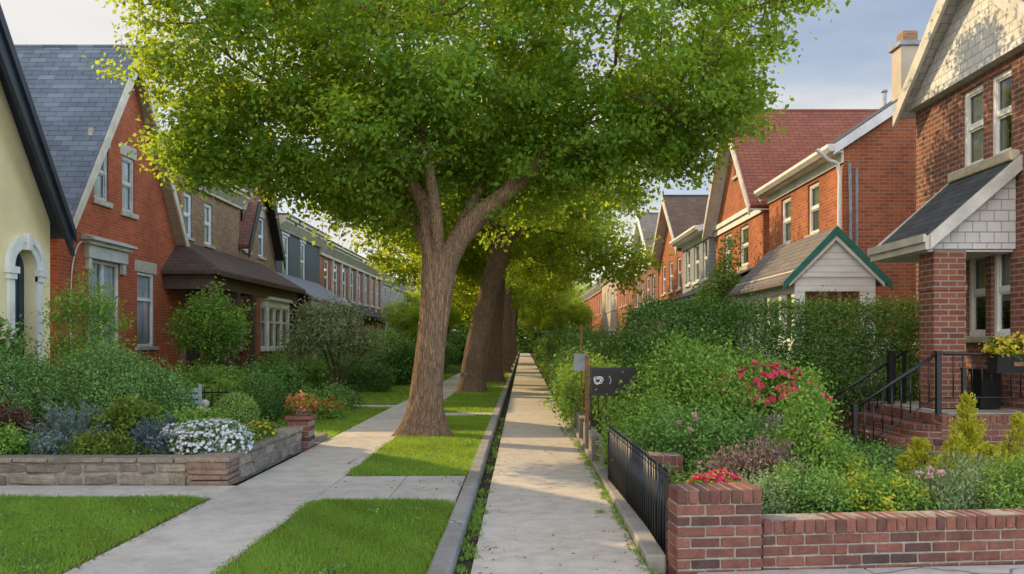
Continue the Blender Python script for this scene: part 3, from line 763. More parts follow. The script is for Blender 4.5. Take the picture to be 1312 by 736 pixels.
H = House('gabled_brick_house', 'red brick house with steep slate gable and beige bargeboards', -1, -10, 18.45, 25.0, 9.5)
W = [(20.02, 20.72, 4.98, 6.3), (21.42, 22.12, 4.9, 6.3), (19.75, 21.3, 1.45, 3.55), (22.25, 23.3, 1.5, 3.45)]
H.body('brick_red', 4.05, 'front_gable', 8.85, [H.op(*w) for w in W])
H.gable_roof('slate', of=.3, os=.12, t=.1, fascia='beige', soffit='soffit', fh=.2, ft=.05)
for w in W[:2]: H.win(*w, frame='offwhite', lint_h=.3, over=.1, sillh=.13)
H.win(*W[2], frame='white', style='double', lintel=None, over=.1); H.win(*W[3], frame='white', style='transom', lint_h=.3, over=.14)
hb = MB(); u0, u1 = sorted((H.u(19.55), H.u(21.5)))
hb.box(u0, u1, -.12, -.003, 3.56, 3.86); hb.box(u0 - .06, u1 + .06, -.2, -.003, 3.862, 3.95); hb.prism([(-.3, 3.952), (-.003, 3.952), (-.003, 4.1), (-.3, 4.0)], 'x', u0 - .14, u1 + .14)
hb.box(u0 + .05, u0 + .2, -.09, -.003, 3.3, 3.558); hb.box(u1 - .2, u1 - .05, -.09, -.003, 3.3, 3.558)
fix_normals(hb.build('window_hood', M['offwhite'], H.root))
ct = MB(); u = H.u(19.35); pp = [(u + .05, -.03, 3.9), (u - .15, -.03, 3.75), (u - .35, -.03, 3.3), (u - .42, -.03, 2.6), (u - .42, -.03, 1.2)]
ct.path(pp, [.014] * 5, 6); ct.build('cable', M['white'], H.root, True)

H = House('cornice_brick_house', 'buff brick house with stepped cream cornice and brown porch roof', -1, -10, 25.1, 30.25, 9.5)
W = [(25.3, 25.95, 4.75, 6.05), (26.95, 27.65, 4.7, 6.0)]
H.body('brick_buff', 6.6, 'flat', None, [H.op(*w) for w in W] + [H.op(25.5, 27.0, .5, 2.75)]); H.cornice('beige', 6.85, .5, .5, 'roof_grey')
for w in W: H.win(*w, frame='white', lintel=None, sill='stone')
a, b, c, d = H.op(25.5, 26.5, .5, 2.75); panel_door(H.root, a, b, c, d, 'brown_trim')
H.shed_porch(23.9, 32.6, 1.45, 3.5, 4.5, posts=(24.05, 25.8, 27.3), floor=.5, beam=.4, hipped=True)
q = MB(); u0, u1 = sorted((H.u(27.6), H.u(28.0))); q.box(u0, u1, -1.44, -1.0, -.1, 3.04); q.build('porch_pier', M['brick_orange'], H.root)
for i in range(9):
    q = MB(); u = H.u(24.3 + i * .17); q.box(u - .02, u + .02, -1.38, -1.34, .55, 1.35); q.build('baluster', M['brown_trim'], H.root)
q = MB(); u0, u1 = sorted((H.u(24.15), H.u(25.7))); q.box(u0, u1, -1.41, -1.31, 1.352, 1.42); q.build('porch_rail', M['brown_trim'], H.root)
H.bay(28.05, 32.5, 1.35, 1.3, 3.1, 'white', None, 'brick_brown', .95)
H = House('steep_gable_house', 'brown brick house with mauve shingle gable and wide black bargeboard', -1, -10, 30.3, 34.6, 9.5)
W = [(30.75, 31.45, 4.9, 6.35), (32.45, 33.2, 4.85, 6.35)]
H.body('brick_buff', 5.05, 'front_gable', 8.35, [H.op(*w) for w in W]); H.gable_roof('roof_mauve', of=.35, os=.12, t=.1, fascia='dark_trim', soffit='dark_trim', fh=.42)
for w in W: H.win(*w, frame='white', lint_h=.32)
q = MB(); q.box(-H.h + .02, H.h - .02, -.04, -.003, 6.68, 6.8); q.build('stone_band', M['stone'], H.root)

H = House('grey_clad_house', 'charcoal clapboard house with cream cornice and pale metal porch roof', -1, -10, 34.7, 42.1, 9.5)
W = [(35.7, 36.7, 4.35, 6.1), (38.6, 39.5, 4.35, 6.1)]
H.body('grey_siding', 6.6, 'flat', None, [H.op(*w) for w in W]); H.cornice('beige', 6.75, .45, .5, 'roof_grey')
for w in W: H.win(*w, frame='white', lintel='white', sill='white', lint_h=.12)
r = MB(); r.prism([(0, 4.35), (-1.75, 3.25), (-1.75, 3.33), (0, 4.45)], 'x', H.u(34.4), H.u(42.0)); fix_normals(r.build('porch_roof', M['tin'], H.root))
r = MB(); r.box(H.u(34.5), H.u(38.1), -1.7, -1.5, 2.95, 3.24); r.build('porch_beam', M['offwhite'], H.root)
for Y in (34.8, 36.8): 
    q = MB(); q.box(H.u(Y) - .08, H.u(Y) + .08, -1.68, -1.52, .4, 2.948); q.build('porch_post', M['offwhite'], H.root)
H.bay(38.2, 41.9, 1.4, 1.2, 3.15, 'offwhite', None, 'brick_brown', .9)
H = House('red_terrace_house', 'long red brick terrace house with tall white second floor windows', -1, -10, 42.2, 61.0, 9.5)
W = [(43.2 + i * 2.2, 44.2 + i * 2.2, 3.95, 5.75) for i in range(8)]
H.body('brick_orange', 6.2, 'flat', None, [H.op(*w) for w in W]); H.cornice('beige', 6.55, .6, .5, 'roof_brown')
for i, w in enumerate(W): H.win(*w, frame='white', lintel=None, sill='white', detail=False)
for i in range(8):
    q = MB(); u = H.u(44.9 + i * 2.2); q.box(u - .12, u + .12, -.1, -.003, 3.6, 5.9); q.build('pilaster', M['offwhite'], H.root)
H.shed_porch(44.5, 53.0, 1.5, 2.9, 3.75, 'roof_dark', 'dark_trim', 'offwhite', posts=(44.7, 47.4, 50.2, 52.8), floor=.4, beam=.3)
for n_, (y0_, y1_, mat_, top_, lab) in enumerate([(61.2, 72, 'tan_stucco', 6.3, 'tan rendered terrace house beyond the red terrace on the left'), (72.2, 86, 'brick_brown', 6.8, 'brown brick terrace house far down the left row'), (86.2, 108, 'brick_orange', 6.4, 'last brick terrace at the far end of the left row')]):
    H = House('terrace_house', lab, -1, -10, y0_, y1_, 9)
    W = [(y0_ + 1 + i * 2.4, y0_ + 2 + i * 2.4, z, z + 1.6) for i in range(int((y1_ - y0_ - 1) / 2.4)) for z in (1.2, 4.0)]
    H.body(mat_, top_ - .3, 'flat', None, [H.op(*w) for w in W]); H.cornice('offwhite', top_, .5, .45, 'roof_grey')
    for w in W: H.win(*w, frame='white', lintel=None, detail=False)

# ============ right side, street fronts at X = 6.8
H = House('porch_brick_house', 'brown brick house with white shingled gable and front porch', 1, 6.8, 10.75, 14.85, 9)
W = [(12.68, 13.3, 4.28, 5.48), (11.95, 12.5, 4.28, 5.48), (14.22, 14.76, 1.62, 3.02), (12.62, 13.16, 1.72, 2.98), (11.98, 12.46, 1.72, 2.98), (13.32, 14.1, .72, 2.9)]
H.body('brick_brown', 5.6, 'front_gable', 7.26, [H.op(*w) for w in W])
H.gable_roof('roof_dark', of=.3, os=.12, t=.1, fascia='offwhite', soffit='white_shingle', fh=.2, ft=.05)
g = MB(); k = (7.26 - 5.6) / H.h                                   # shingled gable, flared out at its foot
gp_ = clip_poly([(-H.h - .1, 5.62), (H.h + .1, 5.62), (H.h + .1, 7.3), (-H.h - .1, 7.3)], [(k, 1, 7.24), (-k, 1, 7.24)])
g.face([(p[0], -.14 + .12 * min(1, (p[1] - 5.62) / .5), p[1]) for p in gp_])
g.face([(-H.h, -.14, 5.62), (-H.h, -.0, 5.6), (H.h, -.0, 5.6), (H.h, -.14, 5.62)])
g.build('gable_shingles', M['white_shingle'], H.root)
H.win(*W[0], frame='white', sill=None, lintel=None); H.win(*W[1], frame='white', sill=None, lintel=None)
q = MB(); u0, u1 = sorted((H.u(11.75), H.u(13.5))); q.cbox(((u0 + u1) / 2, -.03, 4.2), (u1 - u0, .2, .15), ch=.015); q.build('stone_sill', M['stone'], H.root)
for w in W[2:5]: H.win(*w, frame='white', sill='stone', lintel=None, curtain='blind')
a, b, c, d = H.op(*W[5]); panel_door(H.root, a, b, c, d, 'navy')
c0, c1 = sorted((H.u(11.83), H.u(13.6)))                                  # lean-to canopy over the porch
r = MB(); r.prism([(-.004, 4.08), (-1.22, 3.02), (-1.22, 3.1), (-.004, 4.2)], 'x', c0 + .05, c1 + .08); fix_normals(r.build('canopy_roof', M['roof_dark'], H.root))
r = MB()
for uu, yy in ((c1 + .08, 1), (c0 - .04, 0)):
    r.prism([(-.004, 4.19), (-1.25, 3.1), (-1.25, 2.9), (-.004, 3.98)], 'x', uu, uu + .07)
r.box(c0, c1 + .1, -1.3, -1.222, 2.9, 3.09); r.box(c0 - .01, c1 + .12, -1.34, -1.302, 3.0, 3.11); fix_normals(r.build('canopy_trim', M['offwhite'], H.root))
r = MB()
for uu in (c0 + .03, c1 - .03): r = MB(); r.prism([(-.004, 4.02), (-1.2, 2.98), (-1.2, 2.92), (-.004, 2.92)], 'x', uu - .02, uu + .02); fix_normals(r.build('canopy_gable', M['white_shingle'], H.root))
r = MB(); r.box(c0 + .06, c1 - .06, -1.2, -.01, 2.885, 2.915); r.build('canopy_ceiling', M['white_siding'], H.root)
pr = MB(); u = H.u(12.08); pr.box(u - .22, u + .22, -1.12, -.68, .722, 2.9); pr.box(u - .235, u + .235, -1.135, -.665, 2.35, 2.43); pr.build('porch_pier', M['brick_brown'], H.root)

H = House('dappled_brick_house', 'orange brick house with white gutter and green trimmed side porch', 1, 6.8, 18.2, 23.7, 9)
W = [(21.8, 22.6, 4.15, 5.35), (19.72, 20.5, 4.15, 5.35)]
H.body('brick_orange', 5.85, 'side_gable', 8.9, [H.op(*w) for w in W]); H.side_roof('roof_dark', .26, .14)
for w in W: H.win(*w, frame='white', lintel=None, sill='stone', over=.12, sillh=.14)
u = H.u(20.3); 
ch = chimney(H.root, H.u(20.0), 2.15, 7.0, 8.45, .5, .5, 'tan_stucco', cap='grey_metal'); q = MB(); q.box(H.u(20.0) - .17, H.u(20.0) + .17, 1.98, 2.32, 8.551, 8.82); q.build('flue', M['brick_buff'], ch)
dp = MB(); u = H.u(18.26)
dp.path([(u, -.55, 5.72), (u, -.3, 5.5), (u, -.08, 5.3), (u, -.07, 4.2), (u, -.07, .2)], [.045] * 5, 8); dp.build('downpipe', M['white'], H.root, True)
dp = MB(); u = H.u(18.14); dp.path([(u, .1, 5.4), (u, .12, 4.6), (u, .12, 3.6)], [.035] * 3, 8); dp.path([(u, .25, 5.3), (u, .25, 3.4)], [.03] * 2, 8); dp.build('conduit', M['grey_metal'], H.root, True)
# long enclosed side porch with its gable end towards the viewer
p0, p1 = H.u(16.8), H.u(21.2)
def porch2():
    rt = H.root; x0, x1 = -1.48, .0; zA, zE = 3.78, 3.0; ym = -.72
    w = MB(); 
    w.face([(p0, x0, .2), (p0, .5, .2), (p0, .5, 1.7), (p0, x0, 1.7)]); w.face([(p0, x0, 2.62), (p0, .1, 2.62), (p0, .1, zE), (p0, x0, zE)])
    w.box(p0 - .06, p0, x0, x0 + .2, 1.7, 2.62); w.box(p0 - .06, p0, -.2, 0.1, 1.7, 2.62)
    w.box(p1, p0 - .02, x0, x0 + .06, .2, 1.7); w.box(p1, p0 - .02, x0, x0 + .06, 2.6, zE)
    for i in range(6):
        uu = p0 - .1 - i * (p0 - p1 - .2) / 5; w.box(uu - .09, uu + .09, x0 - .01, x0 + .08, 1.7, 2.6)
    w.box(p0 - .01, p0 + .04, x0 - .05, .14, 2.9, 3.04); w.box(p1, p0 + .04, x0 - .07, x0 - .01, 2.88, 3.02)
    w.box(p0 - .002, p0 + .05, x0 - .02, .12, 1.62, 1.7)
    w.build('porch_wall', M['white_siding'], rt)
    g_ = MB(); g_.face([(p0 + .002, x0, zE), (p0 + .002, .1, zE), (p0 + .002, ym, zA - .05)]); g_.build('porch_gable', M['white_siding'], rt)
    gl = MB(); gl.face([(p0 - .04, x0, 1.7), (p0 - .04, .0, 1.7), (p0 - .04, .0, 2.62), (p0 - .04, x0, 2.62)]); gl.face([(p0, x0 + .05, 1.7), (p1, x0 + .05, 1.7), (p1, x0 + .05, 2.6), (p0, x0 + .05, 2.6)]); gl.build('porch_pane', M['glass'], rt)
    r = MB(); k = (zA - zE) / (ym - x0)
    r.prism([(ym, zA), (x0 - .25, zE - .25 * k), (x0 - .25, zE - .25 * k + .07), (ym, zA + .09)], 'x', p1, p0 + .16); r.prism([(ym, zA), (.32, zE - .25 * k), (.32, zE - .25 * k + .07), (ym, zA + .09)], 'x', p0 - 1.4, p0 + .16)
    fix_normals(r.build('porch_roof', M['roof_grey'], rt))
    b_ = MB()
    for yy in (x0 - .28, .35): b_.prism([(ym, zA + .1), (yy, zE - .28 * k + .08), (yy, zE - .28 * k - .07), (ym, zA - .07)], 'x', p0 + .16, p0 + .2)
    fix_normals(b_.build('porch_bargeboard', M['green'], rt))
    b_ = MB()
    for yy in (x0 - .15, .22): b_.prism([(ym, zA - .075), (yy, zE - .15 * k - .06), (yy, zE - .15 * k - .14), (ym, zA - .17)], 'x', p0 + .1, p0 + .15)
    fix_normals(b_.build('porch_moulding', M['white'], rt))
porch2()

H = House('red_roof_house', 'orange brick gable house under a big red shingle roof', 1, 6.8, 24.3, 30.3, 9.5)
W = [(28.0, 28.95, 3.95, 5.2), (25.9, 26.9, 3.95, 5.2), (27.05, 27.6, 6.9, 7.5)]
H.body('brick_orange', 5.45, 'front_gable', 8.75, [H.op(*w) for w in W]); H.gable_roof('roof_red', of=.4, os=.12, fascia='offwhite', soffit='white', fh=.2)
for w in W[:2]: H.win(*w, frame='white', lintel=None, sill='stone', over=.12, sillh=.15)
H.win(*W[2], frame='offwhite', style='plain', lint_h=.15)
q = MB(); q.box(-H.h - .02, H.h + .02, -.06, -.003, 5.3, 5.62); q.box(-H.h - .05, H.h + .05, -.12, -.06, 5.5, 5.64); q.build('frieze', M['white'], H.root)
q = MB(); q.tube((H.u(26.6), 4.4, 8.0), (H.u(26.6), 4.4, 9.35), .07, n=10); q.tube((H.u(26.6), 4.4, 9.35), (H.u(26.6), 4.4, 9.42), .1, n=10); q.build('vent_pipe', M['grey_metal'], H.root, True)
H.shed_porch(24.4, 30.0, 1.5, 2.95, 3.75, 'roof_grey', 'white', 'white', posts=(24.6, 27.2, 29.8), floor=.4, beam=.3)

H = House('blue_clad_house', 'blue grey clapboard house with three white windows under pale gutter', 1, 6.6, 30.5, 35.5, 9.5)
W = [(33.9, 34.7, 3.9, 5.35), (32.2, 33.1, 3.9, 5.35), (30.75, 31.5, 3.9, 5.35)]
H.body('blue_siding', 5.75, 'side_gable', 7.2, [H.op(*w) for w in W]); H.side_roof('roof_grey', .4, .1)
for w in W: H.win(*w, frame='white', lintel='white', sill='white', lint_h=.14)
H.shed_porch(31.0, 35.2, 1.6, 3.0, 3.2, 'tin', 'offwhite', 'white', posts=(31.2, 33.1, 35.0), floor=.4, beam=.25)

H = House('brown_gable_house', 'narrow brick gable house with brown roof beside the blue grey house', 1, 6.8, 35.7, 42.9, 9.5)
W = [(37 + i * 2.0, 37.9 + i * 2.0, 3.9, 5.3) for i in range(3)]
H.body('brick_orange', 5.4, 'front_gable', 8.1, [H.op(*w) for w in W]); H.gable_roof('roof_brown', of=.4, os=.1, fascia='offwhite', soffit='white', fh=.2)
for w in W: H.win(*w, frame='white', lintel=None, detail=False)
H.shed_porch(36, 42.5, 1.6, 2.9, 3.3, 'roof_brown', 'white', 'white', posts=(36.2, 39.3, 42.3), floor=.4, beam=.25)
H = House('grey_gable_house', 'brick house with white front gable and grey shingle roof further along', 1, 6.8, 43.1, 53.0, 9.5)
W = [(44.2 + i * 2.1, 45.2 + i * 2.1, 3.7, 5.1) for i in range(4)]
H.body('brick_brown', 5.4, 'front_gable', 8.6, [H.op(*w) for w in W]); H.gable_roof('roof_grey', of=.4, os=.1, fascia='white', soffit='white', fh=.25)
g = MB(); k = 3.2 / H.h; pl = clip_poly([(-H.h, 5.55), (H.h, 5.55), (H.h, 9), (-H.h, 9)], [(k, 1, 8.56), (-k, 1, 8.56)]); g.face([(p[0], -.03, p[1]) for p in pl]); g.build('gable_cladding', M['white_siding'], H.root)
for w in W: H.win(*w, frame='white', lintel=None, detail=False)
for n_, (y0_, y1_, mat_, top_, lab) in enumerate([(53.2, 62, 'brick_orange', 6.3, 'brick terrace house with white cornice after the white gable'), (62.2, 74, 'tan_stucco', 6.9, 'pale rendered terrace house far along the right row'), (74.2, 90, 'brick_orange', 6.5, 'orange brick terrace seen end on in the far right row'), (90.2, 112, 'brick_brown', 6.6, 'last brown terrace at the far end of the right row')]):
    H = House('terrace_house', lab, 1, 6.8, y0_, y1_, 9)
    W = [(y0_ + 1 + i * 2.4, y0_ + 2 + i * 2.4, z, z + 1.6) for i in range(int((y1_ - y0_ - 1) / 2.4)) for z in (1.2, 4.0)]
    H.body(mat_, top_ - .3, 'flat', None, [H.op(*w) for w in W]); H.cornice('offwhite', top_, .5, .45, 'roof_grey')
    for w in W: H.win(*w, frame='white', lintel=None, detail=False)
    chimney(H.root, 0, 3, top_, top_ + 1.6, .6, .6, 'brick_orange')
# ------------------------------------------------------------------ ground, paths, kerb
VZ = .09      # level of the verge, the side path and the left plots
def struct(mb, name, mat, smooth=False):
    return tag(mb.build(name, M[mat], None, smooth), kind='structure')
g = MB(); g.face([(-400, -60, -.06), (400, -60, -.06), (400, 900, -.06), (-400, 900, -.06)]); struct(g, 'ground', 'soil')

def slabs(name, mat, x0, x1, y0, y1, z, step, gap=.007, jit=.003, th=.05):
    mb = MB(); y = y0
    while y < y1:
        s = step * random.uniform(.97, 1.03); e = min(y + s, y1)
        dz = random.uniform(-jit, jit); a = random.uniform(-jit, jit)
        mb.add([(x0, y + gap, z + dz), (x1, y + gap, z + dz + a), (x1, e - gap, z + dz + a), (x0, e - gap, z + dz), (x0, y + gap, z - th), (x1, y + gap, z - th), (x1, e - gap, z - th), (x0, e - gap, z - th)],
               [(0, 1, 2, 3), (0, 4, 5, 1), (1, 5, 6, 2), (2, 6, 7, 3), (3, 7, 4, 0)], random.random()); y = e
    return struct(mb, name, mat)
slabs('lane', 'lane', -.37, .9, 2.1, 125, 0, 3.05)
slabs('side_path', 'concrete', -3.08, -2.06, 1.5, 120, VZ, 1.55)
slabs('plot_path', 'concrete', -14, -3.09, 8.62, 9.3, VZ - .004, .68)
def bed(name, mat, x0, x1, y0, y1, z, th=.14):
    m = MB(); m.box(x0, x1, y0, y1, z - th, z); return struct(m, name, mat)
# crossings between the side path and the kerb
m = MB(); m.box(-2.055, -1.34, 8.46, 9.92, -.05, VZ - .003, .55); m.box(-1.33, -.66, 8.46, 9.92, -.05, VZ - .001, .4); struct(m, 'crossing_path', 'concrete')
m = MB(); m.box(-2.055, -.66, 17.9, 18.7, -.05, VZ - .003, .6); m.box(-2.055, -.66, 30.2, 31.2, -.05, VZ - .003, .5); struct(m, 'crossing_path', 'concrete')
# kerb stones
m = MB(); y = 1.5
while y < 118:
    L = random.uniform(1.6, 2.2); m.cbox((-.575 + random.uniform(-.006, .006), y + L / 2, .0 + random.uniform(-.004, .004)), (.15, L - .015, .22), random.uniform(-.003, .003), .02, tint=random.random()); y += L
struct(m, 'kerb', 'kerb')
m = MB(); y = 6.3
while y < 17.2:
    L = random.uniform(1.2, 1.7)
    if y < 9.3 or y > 10.6: m.cbox((.985, y + L / 2, .0 + random.uniform(-.008, .008)), (.15, L - .015, .16), random.uniform(-.006, .006), .015, tint=random.random())
    y += L
struct(m, 'garden_edging', 'kerb')
bed('gutter_strip', 'soil', -.5, -.375, 1.5, 118, -.012, .05)
m = MB(); y = 9.45
m.cbox((1.5, 9.95, .0), (1.1, .95, .11), 0, .02, tint=.8); struct(m, 'garden_landing', 'concrete')
m = MB()
for i in range(7): m.cbox((1.9 + i * 1.25, 5.55 + i * .1, -.045), (1.235, 1.25, .1), .08, .006, tint=random.random())
struct(m, 'corner_pavement', 'concrete')
# turf bases
bed('near_lawn', 'turf', -15, -3.11, 1.5, 8.6, VZ - .02)
def verge(x0, x1, y0, y1, r0=0, r1=0):
    """verge panel with rounded corners at the path side"""
    p = [(x1, y0), (x1, y1 - r1)] + [(x1 - r1 + r1 * math.cos(t * PI / 12), y1 - r1 + r1 * math.sin(t * PI / 12)) for t in range(7)] if r1 else [(x1, y0), (x1, y1)]
    p = p + [(x0 + r0, y1)] + ([(x0, y1 - r0)] if r0 else []) + [(x0, y0)]
    return p
vp = [verge(-2.04, -.655, 1.5, 8.44, .15, .35), verge(-2.04, -.655, 9.94, 17.88, .1, .1), verge(-2.04, -.655, 18.72, 30.18), verge(-2.04, -.655, 31.2, 118)]
m = MB()
for p in vp: m.prism(p, 'z', VZ - .16, VZ - .018)
fix_normals(struct(m, 'verge', 'turf'))
bed('plot_lawn', 'turf', -9.5, -3.1, 13.2, 118, VZ - .025)
bed('right_plot', 'soil', 1.08, 6.6, 13.2, 118, .05)
def mound(name, mat, x0, x1, y0, y1, zf, n=24):
    mb = MB()
    vs = []; 
    for j in range(n + 1):
        for i in range(n + 1):
            x = x0 + (x1 - x0) * i / n; y = y0 + (y1 - y0) * j / n; vs.append((x, y, zf(x, y) + random.uniform(-.02, .02)))
    fs = [(j * (n + 1) + i, j * (n + 1) + i + 1, (j + 1) * (n + 1) + i + 1, (j + 1) * (n + 1) + i) for j in range(n) for i in range(n)]
    mb.add(vs, fs); return struct(mb, name, mat)
GZ = lambda x, y: .22 + .05 * math.sin(x * 1.7) + .02 * (y - 6.4) - .12 * max(0, x - 3.6) * (1 if y > 9.6 else .3)
mound('right_garden_soil', 'soil', 1.2, 6.6, 6.5, 13.2, GZ)
mound('left_garden_soil', 'soil', -10, -3.4, 9.65, 13.0, lambda x, y: .33)
bed('plot_path', 'concrete', -9.4, -3.1, 13.2, 13.75, VZ - .012); bed('plot_path', 'concrete', -8, -3.1, 20.4, 21.1, VZ - .012)

# ------------------------------------------------------------------ walls, pillars
def lay_bricks(mb, A, B, z0, courses, th, rowlock=True, L=.205, H=.066, J=.011, seed=0, ends=True):
    """running bond from A to B with a rowlock course on top; th = wall thickness"""
    A = Vector((*A, 0)); B = Vector((*B, 0)); d = (B - A); LEN = d.length; d.normalize(); nrm = Vector((-d.y, d.x, 0)); rz = math.atan2(d.y, d.x)
    z = z0
    for c in range(courses):
        x = 0.0 if c % 2 == 0 else -(L + J) / 2
        while x < LEN - .01:
            a = max(x, 0); b = min(x + L, LEN)
            if b - a > .03:
                k = random.uniform(-.003, .003)
                cc = A + d * ((a + b) / 2) + nrm * (th / 2 + k)
                mb.cbox((cc.x, cc.y, z + H / 2), (b - a, th, H + random.uniform(-.004, .002)), rz + random.uniform(-.006, .006), .006, .0018, min(1, max(0, random.gauss(.55, .25))))
            x += L + J
        z += H + J
    if rowlock:
        n = max(1, round(LEN / .0775)); s = LEN / n
        for i in range(n):
            cc = A + d * ((i + .5) * s) + nrm * (th / 2 + random.uniform(-.004, .004))
            mb.cbox((cc.x, cc.y, z + .052), (s - .012, th + .02, .104 + random.uniform(-.006, .003)), rz + random.uniform(-.015, .015), .007, .002, min(1, max(0, random.gauss(.58, .25))))
        z += .107
    return z
def core(mb, A, B, z0, z1, th, inset=.007):
    A = Vector((*A, 0)); B = Vector((*B, 0)); d = (B - A); LEN = d.length; rz = math.atan2(d.y, d.x); nrm = Vector((-d.y, d.x, 0)).normalized()
    c = (A + B) / 2 + nrm * th / 2; mb.cbox((c.x, c.y, (z0 + z1) / 2), (LEN - inset * 2, th - inset * 2, z1 - z0 - inset * 1.2), rz, .002)
base = (1.08, 6.1, 0)
w = thing('brick_garden_wall', 'low red brick garden wall with rowlock coping along the front of the right garden', 'wall', base)
mb = MB(); core_ = MB()
A = (1.72, 6.16); B = (7.2, 6.75)
z = lay_bricks(mb, A, B, -.05, 4, .22); core(core_, A, B, -.08, z, .22)
mb.build('brickwork', M['bricks'], w, off=base); core_.build('mortar', M['mortar'], w, off=base)
p = thing('brick_pier', 'square brick end pier at the near corner of the iron picket fence', 'pillar', base)
mb = MB(); core_ = MB(); A = (1.09, 6.08); B = (1.715, 6.14)
z = lay_bricks(mb, A, B, -.05, 7, .3); core(core_, A, B, -.08, z - .004, .3)
mb.build('brickwork', M['bricks'], p, off=base); core_.build('mortar', M['mortar'], p, off=base)
p = thing('brick_pier', 'small brick pier behind the picket fence among the shrubs', 'pillar', (1.5, 9.0, 0))
mb = MB(); core_ = MB(); z = lay_bricks(mb, (1.3, 8.85), (1.66, 8.85), -.02, 5, .34); core(core_, (1.3, 8.85), (1.66, 8.85), -.05, z, .34)
mb.build('brickwork', M['bricks'], p, off=(1.5, 9, 0)); core_.build('mortar', M['mortar'], p, off=(1.5, 9, 0))

# left planter wall in stone
def lay_stones(mb, A, B, z0, z1, th, rows, smin=.18, smax=.55, cap=True):
    A = Vector((*A, 0)); B = Vector((*B, 0)); d = (B - A); LEN = d.length; d.normalize(); nrm = Vector((-d.y, d.x, 0)); rz = math.atan2(d.y, d.x)
    capz = .055 if cap else 0; hs = [random.uniform(.8, 1.25) for _ in range(rows)]; tot = sum(hs); z = z0
    for r in range(rows):
        h = (z1 - capz - z0) * hs[r] / tot; x = random.uniform(-.2, 0)
        while x < LEN:
            L = random.uniform(smin, smax); a = max(0, x); b = min(LEN, x + L)
            if b - a > .04:
                cc = A + d * (a + b) / 2 + nrm * (th / 2 + random.uniform(-.012, .012))
                if r < rows - 1 and random.random() < .18 and L < .4: hh = h * 1.35
                else: hh = h
                mb.cbox((cc.x, cc.y, z + hh / 2), (b - a - .012, th, hh - .012), rz + random.uniform(-.03, .03), .026, .014, random.random(), random.uniform(-.05, .05))
            x += L
        z += h
    if cap:
        x = 0
        while x < LEN:
            L = random.uniform(.35, .75); b = min(LEN, x + L); cc = A + d * (x + b) / 2 + nrm * (th / 2)
            if b - x > .03: mb.cbox((cc.x, cc.y, z1 - capz / 2), (b - x - .01, th + .05, capz), rz + random.uniform(-.01, .01), .012, .005, random.uniform(.3, 1))
            x += L
wb_ = (-3.3, 9.4, 0)
w = thing('stone_planter_wall', 'low grey fieldstone retaining wall around the left flower bed', 'wall', wb_)
mb = MB(); cr = MB()
lay_stones(mb, (-12, 9.38), (-3.66, 9.38), .05, .37, .26, 2); core(cr, (-12, 9.38), (-3.6, 9.38), .02, .35, .26, .02)
lay_stones(mb, (-3.22, 9.82), (-3.22, 12.5), .05, .40, .26, 2); core(cr, (-3.22, 9.8), (-3.22, 12.55), .02, .385, .26, .02)
mb.build('stonework', M['stones'], w, off=wb_); cr.build('mortar', M['mortar'], w, off=wb_)
p = thing('stone_corner_pier', 'reddish stone corner block of the left planter wall', 'pillar', (-3.4, 9.6, 0))
mb = MB(); z = .05
for i in range(4):
    h = random.uniform(.06, .08); mb.cbox((-3.44 + random.uniform(-.012, .012), 9.57 + random.uniform(-.01, .01), z + h / 2), (.44, .46, h - .007), random.uniform(-.03, .03), .012, .006, random.random()); z += h
mb.cbox((-3.44, 9.57, z + .025), (.47, .49, .05), .02, .012, .004, .9); mb.build('stonework', M['redstones'], p, off=(-3.4, 9.6, 0))
p = thing('brick_pillar', 'slim red brick pillar carrying a flower bowl at the end of the left planter', 'pillar', (-3.3, 12.75, 0))
mb = MB(); cr = MB(); z = lay_bricks(mb, (-3.46, 12.6), (-3.13, 12.6), .02, 6, .33, False); core(cr, (-3.46, 12.6), (-3.13, 12.6), 0, z - .012, .33)
mb.cbox((-3.295, 12.765, z + .03), (.4, .4, .06), 0, .012, .003, .7); mb.build('brickwork', M['bricks'], p, off=(-3.3, 12.75, 0)); cr.build('mortar', M['mortar'], p, off=(-3.3, 12.75, 0))
PT = z + .06
st = MB(); st.cbox((-3.6, 13.5, .12), (.95, .5, .12), .0, .015, .003, .8); st.cbox((-3.35, 13.45, .06), (.5, .75, .07), 0, .015, .003, .5)
tag(st.build('stone_step', M['stones'], None, off=(-3.5, 13.5, 0)), 'pale stone slab step beside the brick pillar with flowers', 'step')
bw = (-3.295, 12.765, PT); f = thing('flower_bowl', 'bowl of orange and pink flowers on top of the slim brick pillar', 'flower pot', bw)
mb = MB(); mb.tube((0, 0, 0), (0, 0, .14), .12, .19, 14); mb.build('bowl', M['brick_dark'], f)
foliage('foliage', [(0, 0, .16, .19, .19, .12)], 500, .045, M['lime'], f, sig=.04)
foliage('blossoms', [(0, 0, .2, .2, .2, .14)], 330, .045, M['orangepetal'], f, sig=.03, aspect=.9, bottom=.1)
# low stone/timber retaining edge along the lane
w = thing('retaining_edge', 'low weathered concrete edge wall along the lane before the iron gate', 'wall', (1.0, 13, 0))
mb = MB()
for i in range(4): mb.cbox((.03 + random.uniform(-.01, .01), -1.1 + i * 1.32, .17), (.12, 1.3, .36), random.uniform(-.01, .01), .015, .003, random.random())
mb.build('panel', M['kerb'], w)
for i in range(3):
    mb = MB(); mb.cbox((-.05, -1.72 + i * 1.32, .19), (.08, .1, .42), 0, .012, .002, .3); mb.build('post', M['wood_dark'], w)

